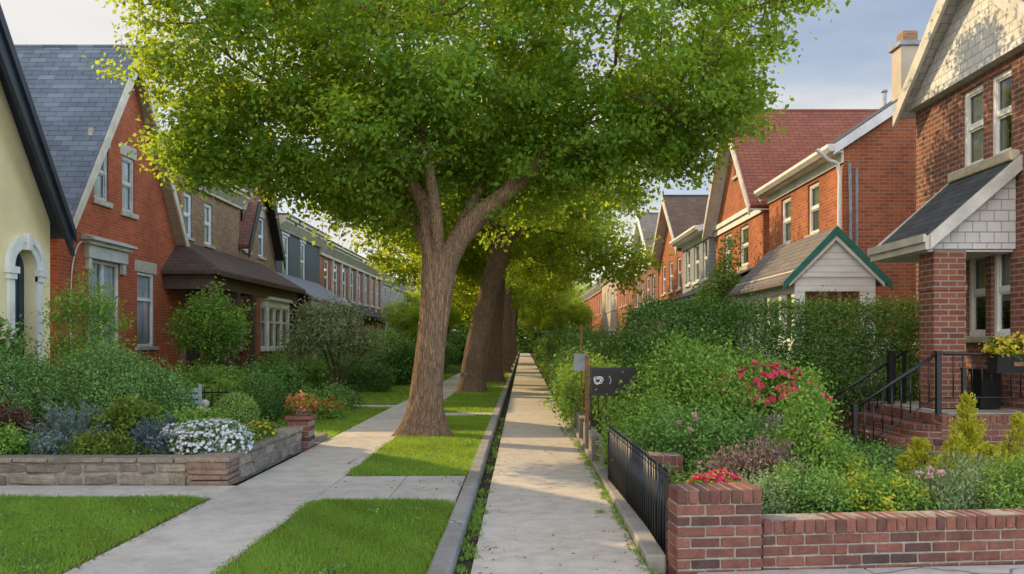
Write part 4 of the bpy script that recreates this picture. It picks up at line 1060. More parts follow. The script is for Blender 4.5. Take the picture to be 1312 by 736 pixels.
# ------------------------------------------------------------------ ironwork
fr = thing('picket_fence', 'low black iron picket fence along the right edge of the lane', 'fence', (1.03, 8, 0))
FA, FB = Vector((1.075, 6.42, .07)), Vector((.985, 9.72, .07)); fd = (FB - FA).normalized(); off = (1.03, 8, 0)
n = 31; pm = None
for i in range(n):
    q = FA.lerp(FB, i / (n - 1)) - Vector(off)
    if pm is None:
        mb = MB(); mb.tube((0, 0, 0), (0, 0, .60), .0125, n=8); mb.tube((0, 0, .60), (0, 0, .64), .0125, .004, 8); mb.tube((0, 0, .565), (0, 0, .575), .016, n=8); pm = mb.build('picket', M['iron'], fr, True); pm.location = q
    else:
        o = pm.copy(); COL.objects.link(o); o.location = q; o.rotation_euler = (random.uniform(-.012, .012), random.uniform(-.012, .012), 0)
for z in (.09, .5):
    mb = MB(); a = FA - Vector(off); b = FB - Vector(off); nr = Vector((fd.y, -fd.x, 0)) * .02
    vs = []
    for p_ in (a - fd * .12, b + fd * .06):
        for sx, sz in ((-1, -1), (1, -1), (1, 1), (-1, 1)): vs.append(p_ + Vector((.021 + sx * .008, 0, z + sz * .014)))
    mb.add(vs, [(0, 1, 2, 3), (7, 6, 5, 4), (0, 4, 5, 1), (1, 5, 6, 2), (2, 6, 7, 3), (3, 7, 4, 0)]); mb.build('rail', M['iron'], fr)
for t_ in (0.0, 1.0):
    mb = MB(); q = FA.lerp(FB, t_) - Vector(off) + fd * (-.06 if t_ == 0 else .08); mb.box(q.x - .016, q.x + .016, q.y - .016, q.y + .016, -.1, .62); mb.build('post', M['iron'], fr)

def railing(name, label, pts, posts, z_post, balus, drop=.66, low=.1):
    """pts: top rail polyline (world); bars hang from the rail to a lower rail"""
    o0 = Vector((pts[0][0], pts[0][1], 0)); r = thing(name, label, 'railing', o0)
    P = [Vector(p) - o0 for p in pts]
    mb = MB()
    for a, b in zip(P[:-1], P[1:]): mb.tube(a, b, .021, n=8)
    mb.build('top_rail', M['iron'], r, True)
    mb = MB()
    for a, b in zip(P[:-1], P[1:]): mb.tube(a - Vector((0, 0, drop - low)), b - Vector((0, 0, drop - low)), .011, n=6)
    mb.build('bottom_rail', M['iron'], r, True)
    for x, y, z0, z1, rr in posts:
        mb = MB(); mb.box(x - o0.x - rr, x - o0.x + rr, y - o0.y - rr, y - o0.y + rr, z0, z1); mb.box(x - o0.x - rr * 1.3, x - o0.x + rr * 1.3, y - o0.y - rr * 1.3, y - o0.y + rr * 1.3, z1, z1 + .025); mb.build('post', M['iron'], r)
    tot = sum((b - a).length for a, b in zip(P[:-1], P[1:])); 
    for k in range(1, balus):
        s = tot * k / balus
        for a, b in zip(P[:-1], P[1:]):
            if s <= (b - a).length: q = a.lerp(b, s / (b - a).length); break
            s -= (b - a).length
        mb = MB(); mb.tube(q - Vector((0, 0, drop - low)), q, .0085, n=6); mb.build('baluster', M['iron'], r, True)
    return r
railing('stair_railing', 'black iron stair railing on the near side of the brick steps', [(4.3, 11.12, .78), (5.38, 11.12, 1.5)], [(4.3, 11.12, -.05, .8, .024), (5.38, 11.12, .7, 1.5, .03)], 0, 9)
railing('stair_railing', 'black iron stair railing on the far side of the brick steps', [(4.55, 12.95, .72), (5.75, 12.95, 1.48)], [(4.55, 12.95, 0, .72, .022), (5.55, 12.95, .7, 1.48, .04), (5.75, 12.95, .7, 1.48, .022)], 0, 9)
railing('porch_railing', 'black iron porch railing with a flower box hanging from it', [(5.42, 11.06, 1.48), (6.78, 11.06, 1.48)], [(5.68, 11.06, .7, 1.28, .025), (6.76, 11.06, .7, 1.48, .02)], 0, 11)
fb = thing('window_box', 'black trough of yellow flowers hooked on the porch railing', 'planter', (6.36, 10.98, 1.24))
mb = MB(); mb.prism([(-.11, 0), (.11, 0), (.14, .24), (-.14, .24)], 'x', -.36, .36); fix_normals(mb.build('trough', M['iron'], fb))
mb = MB(); mb.box(-.16, .16, -.143, -.128, .09, .14); mb.build('plaque', M['rust'], fb)
foliage('foliage', [(x, 0, .3, .17, .17, .12) for x in (-.25, 0, .25)], 900, .05, M['lime'], fb, sig=.035)
foliage('blossoms', [(x, 0, .33, .18, .17, .12) for x in (-.25, 0, .25)], 900, .042, M['yellowpetal'], fb, sig=.03, aspect=.9)
bn = thing('tall_planter', 'tall glossy black planter standing behind the porch railing', 'planter', (6.42, 11.9, .72))
mb = MB(); mb.prism([(-.11, 0), (.11, 0), (.15, .5), (-.15, .5)], 'x', -.14, .14); fix_normals(mb.build('body', M['iron'], bn)); mb = MB(); mb.box(-.16, .16, -.17, .17, .502, .54); mb.build('rim', M['iron'], bn)

# porch base and steps
pc = thing('brick_porch', 'raised brick porch with curved brick steps at the right house', 'porch', (6, 12, 0)); po = (6, 12, 0)
mb = MB(); cr = MB()
z = lay_bricks(mb, (5.36, 11.0), (7.6, 11.0), -.1, 9, .2); core(cr, (5.36, 11.0), (7.6, 11.0), -.1, z, .2)
lay_bricks(mb, (5.36, 13.5), (5.36, 11.22), -.1, 9, .2); core(cr, (5.36, 13.5), (5.36, 11.22), -.1, z, .2)
mb.build('brickwork', M['bricks'], pc, off=po); cr.build('mortar', M['mortar'], pc, off=po)
mb = MB(); mb.box(5.56, 6.79, 11.2, 13.5, -.1, .705); mb.build('floor', M['concrete'], pc, off=po)
for i in range(4):
    zt = .56 - i * .175; r = .3 + i * .3
    mb = MB(); cr = MB(); cy, hw = 12.1, .9
    # each step: a straight run with rounded ends, nosing of bricks on edge
    outl = []
    for t_ in range(9): a = PI / 2 + t_ * PI / 16; outl.append((5.36 + r * math.cos(a), cy + hw - .1 + min(r, .35) * math.sin(a)))
    for t_ in range(9): a = PI + t_ * PI / 16; outl.append((5.36 + r * math.cos(a), cy - hw + .1 + min(r, .35) * math.sin(a)))
    cr.prism(outl + [(5.35, cy - hw), (5.35, cy + hw)], 'z', -.1, zt - .02)
    fix_normals(cr.build('step', M['brick_brown'], pc, off=po))
    Ls = 0; pts2 = [Vector((*q, 0)) for q in outl]
    for q0, q1 in zip(pts2[:-1], pts2[1:]):
        d = q1 - q0; L = d.length
        if L < .02: continue
        nb = max(1, round(L / .085)); rz = math.atan2(d.y, d.x); nr = Vector((-d.y, d.x, 0)).normalized()
        for k in range(nb):
            c_ = q0 + d * (k + .5) / nb + nr * .085
            mb.cbox((c_.x, c_.y, zt - .03), (L / nb - .008, .2, .075), rz, .008, .002, min(1, max(0, random.gauss(.6, .22))))
    mb.build('nosing', M['bricks'], pc, off=po)

# iron gate, sign and posts beyond the shrubs on the right
gt = thing('iron_gate', 'black iron and board gate with a chalk scribble beside the lane', 'gate', (1.0, 13.0, 0))
mb = MB(); mb.box(-.06, .0, -.03, .03, 0, 1.42); mb.build('post', M['rust'], gt)
mb = MB(); mb.box(.03, .7, -.02, .02, .85, 1.22); mb.build('panel', M['dark_trim'], gt)
mb = MB()
for z in (.38, .84, 1.23): mb.box(.02, .72, -.024, .024, z - .018, z + .018)
for x in (.02, .7): mb.box(x, x + .025, -.022, .022, .36, 1.25)
mb.build('frame', M['iron'], gt)
for i in range(5):
    mb = MB(); x = .14 + i * .12; mb.tube((x, 0, .39), (x, 0, .83), .009, n=6); mb.build('bar', M['iron'], gt)
mb = MB(); pts = [(.14 + .075 * math.cos(a * .55) * (1 - a * .02), -.026, 1.05 + .06 * math.sin(a * .55 + .4 * math.sin(a)) * (1 - a * .02)) for a in range(28)]
mb.path(pts, [.006] * len(pts), 5, res=2); mb.path([(.07, -.026, 1.1), (.13, -.026, .99), (.19, -.026, 1.1)], [.006] * 3, 5); mb.path([(.3, -.026, 1.12), (.33, -.026, 1.06), (.31, -.026, 1.0)], [.005] * 3, 5)
mb.build('scribble', M['white'], gt)
sg = thing('notice_board', 'small pale grey metal notice on a rusty post by the hedge', 'sign', (1.0, 15.2, 0))
mb = MB(); mb.box(.02, .05, -.02, .02, 0, 1.95); mb.build('post', M['rust'], sg)
mb = MB(); mb.box(-.1, .12, -.034, -.022, 1.12, 1.42); mb.build('plate', M['grey_metal'], sg)
cn = thing('flat_canopy', 'thin grey flat canopy on slim posts above the far lane hedge', 'canopy', (2.3, 36, 0))
mb = MB(); mb.box(-1.5, 1.6, -.9, .9, 1.98, 2.06); mb.build('roof', M['grey_metal'], cn)
for x, y in ((-1.2, -.8), (1.5, -.8), (-1.2, .8), (1.5, .8)):
    mb = MB(); mb.box(x - .03, x + .03, y - .03, y + .03, 0, 1.98); mb.build('post', M['grey_metal'], cn)
# weathered chair and little fence in the left garden
gc = thing('garden_chair', 'weathered grey garden chair half hidden behind the yew', 'chair', (-5.3, 13.6, .1), .5)
for x, y, h in ((-.2, -.2, .42), (.2, -.2, .42), (-.2, .2, .85), (.2, .2, .85)):
    mb = MB(); mb.box(x - .025, x + .025, y - .025, y + .025, 0, h); mb.build('leg', M['grey_metal'], gc)
mb = MB(); mb.box(-.24, .24, -.24, .24, .42, .45); mb.build('seat', M['grey_metal'], gc)
mb = MB(); [mb.box(-.17, .17, .185, .205, .52 + k * .1, .59 + k * .1) for k in range(3)]; mb.build('backrest', M['grey_metal'], gc)
sf = thing('low_fence', 'low dark iron fence between the left front gardens', 'fence', (-6.6, 17.6, .08))
mb = MB(); mb.box(-1.6, 1.6, -.012, .012, .5, .53); mb.box(-1.6, 1.6, -.012, .012, .1, .13); mb.build('rail', M['iron'], sf)
for i in range(22):
    mb = MB(); x = -1.55 + i * 3.1 / 21; mb.tube((x, -.0, 0), (x, 0, .62), .01, n=5); mb.build('bar', M['iron'], sf)
for i, (x, y, z, lab) in enumerate([(-6.0, 16.2, .3, 'pale round stone ball ornament nearer the low fence'), (-5.5, 17.2, .62, 'white round ball ornament on a short post, standing in for white blooms in the left garden')]):
    o = thing('garden_ornament', lab, 'ornament', (x, y, VZ)); mb = MB(); mb.sphere((0, 0, z + .07), .085, 12, 8); mb.build('ball', M['offwhite'], o, True)  # the white ball ornament stands in for small white blooms
    mb = MB(); mb.tube((0, 0, 0), (0, 0, z + .01), .05, n=8); mb.build('base', M['grey_metal'], o)
# ------------------------------------------------------------------ trees
def grow(limbs, targets, rtip=.010, step=.55, power=2.2, rmax=.2):
    """limbs: list of polylines with radii (already meshed); returns a mesh of finer branches reaching the targets"""
    pos = []; par = []; dist = []
    own = []
    for li, L in enumerate(limbs):
        for i, p in enumerate(L[1:]): pos.append(np.array(p, float)); par.append(-1); dist.append(.3 * i); own.append(len(own) * 0 + li)
    root_n = len(pos); fork = np.mean([L[0] for L in limbs], axis=0)
    T = sorted([np.array(t, float) for t in targets], key=lambda t: np.linalg.norm(t - fork))
    for t in T:
        A = np.array(pos); d = np.linalg.norm(A - t, axis=1) + .45 * np.array(dist)
        d = d + np.where(A[:, 2] > t[2] + .3, 1.2, 0)
        j = int(np.argmin(d)); a = pos[j]; v = t - a; n = max(1, int(np.linalg.norm(v) / step)); cur = j
        side = np.cross(v, RNG.normal(size=3)); side /= np.linalg.norm(side) + 1e-9
        for k in range(1, n + 1):
            f = k / n; q = a + v * f + side * math.sin(f * PI) * .08 * np.linalg.norm(v) + np.array([0, 0, math.sin(f * PI) * .06 * np.linalg.norm(v)]) + (RNG.normal(0, .03, 3) if k < n else 0)
            pos.append(q); par.append(cur); own.append(own[cur]); dist.append(dist[cur] + np.linalg.norm(q - pos[cur])); cur = len(pos) - 1
    acc = np.zeros(len(pos)); has = np.zeros(len(pos), bool)
    for i in range(len(pos)):
        if par[i] >= 0: has[par[i]] = True
    for i in range(len(pos) - 1, -1, -1):
        if not has[i]: acc[i] += rtip ** power
        if par[i] >= 0: acc[par[i]] += acc[i]
    R = np.minimum(acc ** (1 / power), rmax)
    mbs = [MB() for _ in limbs]
    for i in range(root_n, len(pos)):
        mb = mbs[own[i]]; p = par[i]; r0 = min(R[p], R[i] * 1.5) if p < root_n else R[p]
        mb.tube(pos[p], pos[i], r0, R[i], 6 if R[i] > .03 else 4, cap=False)
    return [m for m in mbs if m.f]

def shade_tree(label, loc, trunk, limbs, lobes, nl, leaf, mat, bark='bark', flare=.35, ridge=.09, tr=(.36, .3, .29, .33), ncl=260, group=None, clump=34, sig=.17, nseg=72, rot=0.0, limb_r=None, tbase=.42, bottom=None):
    t = thing('shade_tree', label, 'tree', loc, rot, group)
    mb = MB(); mb.path(trunk, tr, nseg, ridge, flare, seed=3, res=14)
    for i, L in enumerate(limbs):
        r0 = limb_r[i] if limb_r else .2
        m = len(L); mb.path(L, [r0 * (1 - .62 * k / (m - 1)) for k in range(m)], 28, ridge * .9, 0, seed=10 + i, res=8)
    mb.build('trunk', M[bark], t, True)
    tg, _ = shell_points(lobes, ncl, .35, bottom)
    [br.build('limb', M[bark], t, True) for br in grow(limbs, tg)]
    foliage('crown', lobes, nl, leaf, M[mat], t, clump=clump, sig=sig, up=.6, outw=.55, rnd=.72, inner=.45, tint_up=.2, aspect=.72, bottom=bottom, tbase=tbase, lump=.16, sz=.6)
    return t

def ab(bx, by, L): return [(x - bx, y - by, z - VZ, a, b, c) for x, y, z, a, b, c in L]
bx, by = -1.56, 14.3
lob = ab(bx, by, [(-4.55, 14.1, 6.5, 1.75, 1.9, 1.45), (-4.95, 14.3, 5.15, .72, .9, .7), (-5.2, 14.1, 7.6, 1.25, 1.3, .9), (-1.5, 14.2, 7.1, 2.7, 2.8, 1.7), (1.6, 14.1, 6.75, 2.3, 2.5, 1.45), (3.1, 14.0, 7.3, 1.4, 1.6, .95),
    (3.25, 14.2, 5.4, .55, .7, .5), (2.6, 14.3, 5.95, 1.0, 1.3, .75), (-3.0, 14.2, 5.1, 1.1, 1.4, .8), (-3.8, 14.6, 5.3, 1.1, 1.3, .85), (1.4, 14.3, 5.35, 1.4, 1.6, .7), (-1.4, 14.6, 8.3, 2.6, 2.6, 1.0), (-3.6, 14.4, 7.9, 1.8, 2.2, 1.0), (-2.5, 15.6, 4.35, .8, .9, .55), (-1.2, 13.2, 5.7, 1.4, 1.0, .8), (-2.15, 13.5, 4.75, .8, .6, .5), (-.5, 15.0, 4.75, 1.2, .9, .65), (.5, 14.6, 4.75, .9, .8, .5), (-1.3, 15.2, 4.5, 1.1, .8, .6), (-5.2, 14.4, 4.65, .45, .6, .4), (-3.4, 14.9, 4.45, .8, .8, .5), (-2.3, 15.5, 4.0, .8, .8, .5), (1.7, 14.7, 4.75, .9, .9, .5), (2.5, 14.5, 5.0, .6, .6, .45), (-.2, 15.6, 4.3, .8, .8, .45)])
_rs = random.Random(5)
for _l in list(lob):                                   # ragged outer sprays
    for _k in range(5):
        _a = _rs.uniform(0, 2 * PI); _e = _rs.uniform(-.5, .9); _q = _rs.uniform(.95, 1.22); _r = _rs.uniform(.22, .46)
        lob.append((_l[0] + _l[3] * _q * math.cos(_a) * math.cos(_e), _l[1] + _l[4] * _q * math.sin(_a) * math.cos(_e), _l[2] + _l[5] * _q * math.sin(_e), _r * 1.2, _r * 1.2, _r * .7))
lob = [l for l in lob if l[2] > 3.75]
limbs = [[(.18, 0, 2.95), (.36, .0, 3.35), (.72, -.05, 3.85), (1.25, -.15, 4.25), (1.8, -.25, 4.75), (2.5, -.3, 5.4)],
         [(.02, .02, 2.9), (-.04, .05, 3.45), (-.12, .1, 4.0), (-.4, .1, 4.5), (-.85, 0, 4.95), (-1.6, -.2, 5.5), (-2.6, -.3, 6.0)],
         [(.15, .02, 3.0), (.5, .25, 3.8), (.85, .5, 4.6), (1.1, .7, 5.5), (1.3, .9, 6.6)],
         [(.1, .05, 3.0), (.1, -.25, 3.8), (.0, -.6, 4.6), (-.2, -.9, 5.5), (-.3, -1.0, 6.6)],
         [(.05, .1, 2.9), (-.3, .5, 3.8), (-.8, 1.0, 4.5), (-1.6, 1.4, 5.2), (-2.4, 1.6, 6.0)],
         [(.2, .05, 3.0), (.7, .55, 3.75), (1.4, 1.1, 4.4), (2.4, 1.4, 5.2)]]
limbs = [[(x + .05, y, z - .22) for x, y, z in L] for L in limbs]
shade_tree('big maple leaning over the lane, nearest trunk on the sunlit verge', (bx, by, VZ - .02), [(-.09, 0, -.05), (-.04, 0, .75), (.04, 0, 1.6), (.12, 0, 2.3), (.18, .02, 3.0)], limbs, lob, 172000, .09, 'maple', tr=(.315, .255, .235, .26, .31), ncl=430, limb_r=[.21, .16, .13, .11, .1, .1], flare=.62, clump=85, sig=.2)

def row_tree(label, x, y, seed, sc=1.0, kind=0, lean=.5, rot=0.0, nl=46000):
    rs = random.Random(seed); h = 5.1 * sc
    tr = [(0, 0, -.05), (lean * .15, 0, h * .3), (lean * .5, 0, h * .65), (lean * .9, 0, h * 1.0), (lean * 1.3, .1, h * 1.35)]
    fx = lean * .9
    limbs = []
    for k in range(6):
        a = k * PI / 3 + rs.uniform(-.4, .4) + .3; o = rs.uniform(2.4, 3.6) * sc; z = h
        limbs.append([(fx, 0, z - .3), (fx + .2 * o * math.cos(a), .2 * o * math.sin(a), z + .5), (fx + .55 * o * math.cos(a), .55 * o * math.sin(a), z + 1.3), (fx + o * math.cos(a), o * math.sin(a), z + 2.0 + rs.uniform(-.5, .8))])
    limbs.append([(lean * 1.2, 0, h * 1.3), (fx + .6, .2, h + 2.4), (fx + .5, .1, h + 3.4)])
    lob = [(fx, 0, h + 2.6, 3.2 * sc, 3.0 * sc, 1.8 * sc), (fx, 0, h + 3.9, 2.2 * sc, 2.2 * sc, 1.2 * sc)]
    for k in range(7):
        a = k * 2 * PI / 7 + rs.uniform(-.3, .3); o = rs.uniform(2.7, 3.7) * sc
        lob.append((fx + o * math.cos(a), o * math.sin(a), h + rs.uniform(.9, 2.4), rs.uniform(1.3, 1.9), rs.uniform(1.3, 1.9), rs.uniform(.9, 1.2)))
    for k in range(8):
        a = k * 2 * PI / 8 + rs.uniform(-.3, .3); o = rs.uniform(3.4, 4.8) * sc
        lob.append((fx + o * math.cos(a), o * math.sin(a), h + rs.uniform(-.3, .9) + (.8 if math.sin(a) < -.4 else 0), rs.uniform(.8, 1.2), rs.uniform(.8, 1.2), rs.uniform(.55, .85)))
    return shade_tree(label, (x, y, VZ - .02), tr, limbs, lob, nl, .14, 'maple_far', 'bark_dark', tr=(.38, .33, .3, .28, .18), ncl=170, limb_r=[.12] * 6 + [.18], clump=50, sig=.24, nseg=48, ridge=.08, flare=.3, group='street trees along the verge', bottom=None, rot=rot)
t2 = row_tree('second verge tree, thick dark trunk just behind the big maple', -1.56, 26.0, 5, .86, lean=.95)
t3 = row_tree('third verge tree, trunk half hidden by the second one', -1.15, 32.5, 9, .84, lean=.25)
t4 = row_tree('fourth verge tree with a dark limb arching right over the lane', -1.0, 41.5, 14, .9, lean=.2, nl=38000)
def copy_tree(o, parent=None):
    c = o.copy(); COL.objects.link(c)
    if parent is not None: c.parent = parent
    for ch in list(o.children): copy_tree(ch, c)
    return c
ORD = ['fifth', 'sixth', 'seventh', 'eighth', 'ninth', 'tenth']
for k, (y, src, rt) in enumerate([(50, t2, 2.0), (58.5, t3, 4.0), (67, t4, 1.0), (77, t2, 5.2), (90, t3, 3.0), (104, t4, 2.4)]):
    o = copy_tree(src); o.location = (-1.05 + random.uniform(-.1, .1), y, VZ - .02); o.rotation_euler.z = rt
    o['label'] = ORD[k] + ' verge tree counted from the big maple, small in the distance'
# garden trees far off on both sides
for k, (x, y, s, src, lab) in enumerate([(-5.8, 64, .72, t3, 'smaller garden tree before the far left houses'), (-5.4, 47, .5, t4, 'low bright garden tree before the red terrace windows'), (3.6, 72, .7, t2, 'smaller tree over the far end of the right hedge'), (3.4, 92, .85, t3, 'far tree at the end of the right row'), (-5, 95, .9, t2, 'far tree at the end of the left row'), (1, 122, 1.1, t4, 'tree closing the view at the end of the lane'), (-7, 124, 1.1, t2, 'tree closing the street left of the lane end'), (9, 124, 1.1, t3, 'tree closing the street right of the lane end')]):
    o = copy_tree(src); o.location = (x, y, 0); o.rotation_euler.z = 1.3 * k; o.scale = (s, s, s); o['label'] = lab; o['group'] = 'distant garden trees'

# ------------------------------------------------------------------ shrubs and flowers
def bush(name, label, loc, lobes, n, L, mat, cat='shrub', group=None, stem=True, **k):
    t = thing(name, label, cat, loc, 0, group)
    foliage('foliage', lobes, n, L, M[mat], t, **k)
    if stem:
        S = [(l[0] * .8, l[1] * .8, l[2]) for l in lobes[:7]]; stems(t, S, .014)
    return t
def rl(n, rx, ry, rz, s, seed, z0=0.0):
    """random lobes filling a mound of the given half sizes"""
    rs = random.Random(seed); out = [(0, 0, z0 + rz * .8, rx * .72, ry * .72, rz * .8)]
    for i in range(n):
        a = rs.uniform(0, 2 * PI); q = rs.uniform(.45, .85); e = rs.uniform(.15, 1.0)
        out.append((rx * q * math.cos(a), ry * q * math.sin(a), z0 + rz * (.35 + e * 1.15 * (1.15 - q)), s * rs.uniform(.7, 1.2), s * rs.uniform(.7, 1.2), s * rs.uniform(.55, .95)))
    return out
# -- right garden
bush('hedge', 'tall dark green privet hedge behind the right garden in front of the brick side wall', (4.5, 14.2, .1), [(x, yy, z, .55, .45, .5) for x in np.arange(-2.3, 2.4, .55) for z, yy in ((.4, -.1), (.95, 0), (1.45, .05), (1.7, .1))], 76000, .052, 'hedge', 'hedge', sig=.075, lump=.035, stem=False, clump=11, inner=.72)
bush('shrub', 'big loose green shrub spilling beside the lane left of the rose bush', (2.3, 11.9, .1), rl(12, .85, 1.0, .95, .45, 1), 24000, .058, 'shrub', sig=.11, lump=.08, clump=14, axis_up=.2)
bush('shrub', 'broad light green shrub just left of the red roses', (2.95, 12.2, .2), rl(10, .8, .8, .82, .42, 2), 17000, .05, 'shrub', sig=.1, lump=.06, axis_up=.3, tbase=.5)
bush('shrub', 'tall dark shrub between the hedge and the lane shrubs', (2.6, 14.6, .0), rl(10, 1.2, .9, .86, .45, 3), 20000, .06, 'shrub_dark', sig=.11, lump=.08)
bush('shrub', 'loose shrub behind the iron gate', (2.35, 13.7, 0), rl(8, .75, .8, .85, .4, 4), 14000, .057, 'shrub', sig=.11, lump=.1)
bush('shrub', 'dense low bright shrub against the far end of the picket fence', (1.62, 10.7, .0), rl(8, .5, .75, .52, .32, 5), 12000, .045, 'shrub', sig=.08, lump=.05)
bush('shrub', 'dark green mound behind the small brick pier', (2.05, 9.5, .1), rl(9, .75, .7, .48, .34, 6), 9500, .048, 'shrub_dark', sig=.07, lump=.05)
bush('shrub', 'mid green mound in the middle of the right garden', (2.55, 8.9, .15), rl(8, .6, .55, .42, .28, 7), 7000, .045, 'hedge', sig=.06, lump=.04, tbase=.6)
def roses(label, loc, lob, n, mat, nf, fl=.075, leaf='shrub', L=.055, name='rose_bush', top=0.1, **k):
    t = bush(name, label, loc, lob, n, L, leaf, 'rose bush' if name == 'rose_bush' else 'flowers', **k)
    # blossoms: rosettes of petals on the outside of the bush
    P, Nn = shell_points(lob, nf * 3, .8); keep = (P[:, 2] > np.median(P[:, 2]) + top) ; P = P[keep][:nf]; Nn = Nn[keep][:nf]
    m = 11; i = np.repeat(np.arange(len(P)), m); a = RNG.uniform(0, 2 * PI, len(i))
    up = Nn[i] + np.array([0, -.35, .35]); up /= np.linalg.norm(up, axis=1, keepdims=True)
    s = np.cross(up, np.array([.3, .2, 1.0])); s /= np.linalg.norm(s, axis=1, keepdims=True); b = np.cross(up, s)
    A = s * np.cos(a)[:, None] + b * np.sin(a)[:, None] + up * RNG.uniform(.05, 1.1, len(i))[:, None]
    leaf_obj('blossoms', P[i] + Nn[i] * .04, A, up, fl * .62, fl * .6, RNG.normal(.5, .25, len(i)), M[mat], t)
    return t
roses('rose bush covered in bright pink red blooms before the dark hedge', (3.2, 11.5, .52), rl(11, .85, .55, .5, .27, 8), 7500, 'pink', 210, .1, axis_up=.3, sig=.09, top=.02)
roses('small clump of pink red flowers behind the front brick pier', (1.6, 7.0, .36), rl(4, .17, .15, .12, .09, 9), 700, 'pink', 80, .05, L=.035, name='flower_clump', sig=.04, top=0, stem=False)
bush('dry_plant', 'brownish faded flower heads in the middle of the right garden', (2.15, 7.9, .2), rl(7, .42, .4, .3, .17, 10), 3600, .04, 'dry', 'plant', sig=.06, axis_up=.8, lump=.05)
bush('dry_plant', 'pinkish faded plant between the mounds and the tall yellow plant', (2.85, 9.6, .2), rl(7, .5, .4, .34, .2, 11), 3600, .045, 'dry', 'plant', sig=.07, axis_up=.8, lump=.05)
bush('shrub', 'low bluish green ground plant behind the front wall', (1.95, 7.05, .18), rl(7, .42, .35, .2, .14, 12), 6500, .03, 'sage', sig=.05, lump=.04, axis_up=.4, tbase=.35)
bush('shrub', 'green low plant left of the yellow streaked plant', (2.3, 7.15, .16), rl(7, .4, .36, .27, .15, 13), 6500, .032, 'shrub_dark', sig=.05, lump=.05, axis_up=.3)
t = bush('tall_plant', 'tall leafy plant with yellowing leaves in front of the steps', (2.78, 8.3, .15), [(0, 0, .25, .34, .3, .25), (.02, 0, .55, .25, .24, .25), (-.03, 0, .85, .17, .17, .2), (0, 0, 1.08, .09, .09, .14), (.3, -.1, .2, .25, .2, .2), (-.25, .1, .3, .2, .2, .25)], 8500, .04, 'shrub', 'plant', sig=.06, axis_up=.2, tbase=.6, lump=.05)
foliage('yellow_leaves', [(0, 0, .25, .36, .3, .25), (.3, -.15, .22, .28, .2, .2), (0, 0, .55, .25, .24, .25)], 420, .05, M['gold'], t, sig=.05)
t = bush('shrub', 'yellow streaked bush hanging over the front wall', (2.95, 7.1, .15), rl(8, .5, .32, .23, .15, 14), 7500, .034, 'shrub', sig=.05, axis_up=.1, lump=.05)
foliage('yellow_leaves', rl(6, .5, .34, .25, .14, 15), 700, .04, M['gold'], t, sig=.05)
def spire_conifer(label, loc, spikes, mat, n):
    t = thing('golden_conifer', label, 'conifer', loc)
    P = []; A = []; T = []; mb = MB()
    for (x, y, h, r, ln) in spikes:
        nf = int(95 * h + 25)
        for k in range(nf):
            f = RNG.random() ** .85; ang = RNG.uniform(0, 2 * PI)
            o = np.array([x + ln * f * h, y, f * h * .92]); el = .55 + .6 * f + RNG.normal(0, .15)
            dr = np.array([math.cos(ang) * math.cos(el), math.sin(ang) * math.cos(el), math.sin(el)])
            L = (r * (1 - f) ** .8 * RNG.uniform(.75, 1.5) + .055); m = int(12 + 150 * L)
            s = RNG.random(m); sd = np.cross(dr, unit(1)[0]); sd /= np.linalg.norm(sd)
            wv = RNG.normal(0, 1, m) * .028 * (1 - s * .75)
            p = o + dr[None] * (s * L)[:, None] + sd[None] * wv[:, None] + RNG.normal(0, .004, (m, 3))
            P.append(p); A.append(dr[None] * 1.0 + sd[None] * np.sign(wv)[:, None] * .6 + RNG.normal(0, .2, (m, 3))); T.append(.25 + .45 * s + RNG.normal(0, .12, m) + RNG.normal(0, .1))
        mb.path([(x * .2, y * .2, 0), (x * .8, y, h * .35), (x + ln * h * .9, y, h * .9)], [.014, .01, .004], 6)
    P = np.concatenate(P); A = np.concatenate(A); T = np.concatenate(T); N = unit(len(P)) * .6 + np.array([0, -.4, .4])
    leaf_obj('foliage', P, A, N, .03 * RNG.uniform(.7, 1.4, len(P)), .011, T, M[mat], t)
    mb.build('stem', M['twig'], t, True); return t
_gc = spire_conifer('golden yellow dwarf conifer with upright feathery spires', (4.22, 8.2, .1), [(0, 0, 1.0, .2, .02), (-.3, 0, .56, .22, -.12), (.36, .05, .8, .14, .12), (.16, -.1, .5, .26, 0), (.66, .0, .62, .13, .14), (-.1, -.15, .62, .24, -.05), (.1, .1, .72, .2, 0), (-.42, -.05, .4, .16, -.2), (.45, -.12, .42, .2, .1)], 'gold', 15000); _gc.scale = (1.22, 1.15, 1.08)
bush('shrub', 'silvery sage coloured bush along the front wall under the golden conifer', (3.75, 7.25, .12), rl(9, .55, .38, .3, .18, 16), 11000, .036, 'sage', sig=.05, axis_up=.9, lump=.06, aspect=.3)
bush('shrub', 'fresh green bush at the right end of the front wall', (4.35, 7.0, .12), rl(9, .5, .4, .36, .22, 17), 10000, .034, 'shrub', sig=.06, lump=.05, tbase=.45)
bush('shrub', 'dark leafy plants at the foot of the brick steps', (3.75, 8.9, .02), rl(7, .55, .4, .13, .16, 18), 4800, .05, 'shrub_dark', sig=.06, lump=.04)
bush('shrub', 'green plants by the porch wall at the right edge', (5.3, 8.4, .1), rl(8, .6, .5, .34, .25, 19), 6000, .05, 'shrub', sig=.06, lump=.05)
bush('shrub', 'low plants under the stair railing', (3.7, 10.3, .0), rl(7, .5, .5, .12, .15, 20), 4500, .05, 'hedge', sig=.06, tbase=.55)
t = bush('herb_patch', 'reddish mixed herbs between the roses and the steps', (4.1, 12.3, .1), rl(7, .7, .6, .28, .22, 21), 4200, .055, 'red_leaf', 'plant', sig=.08, axis_up=.5)
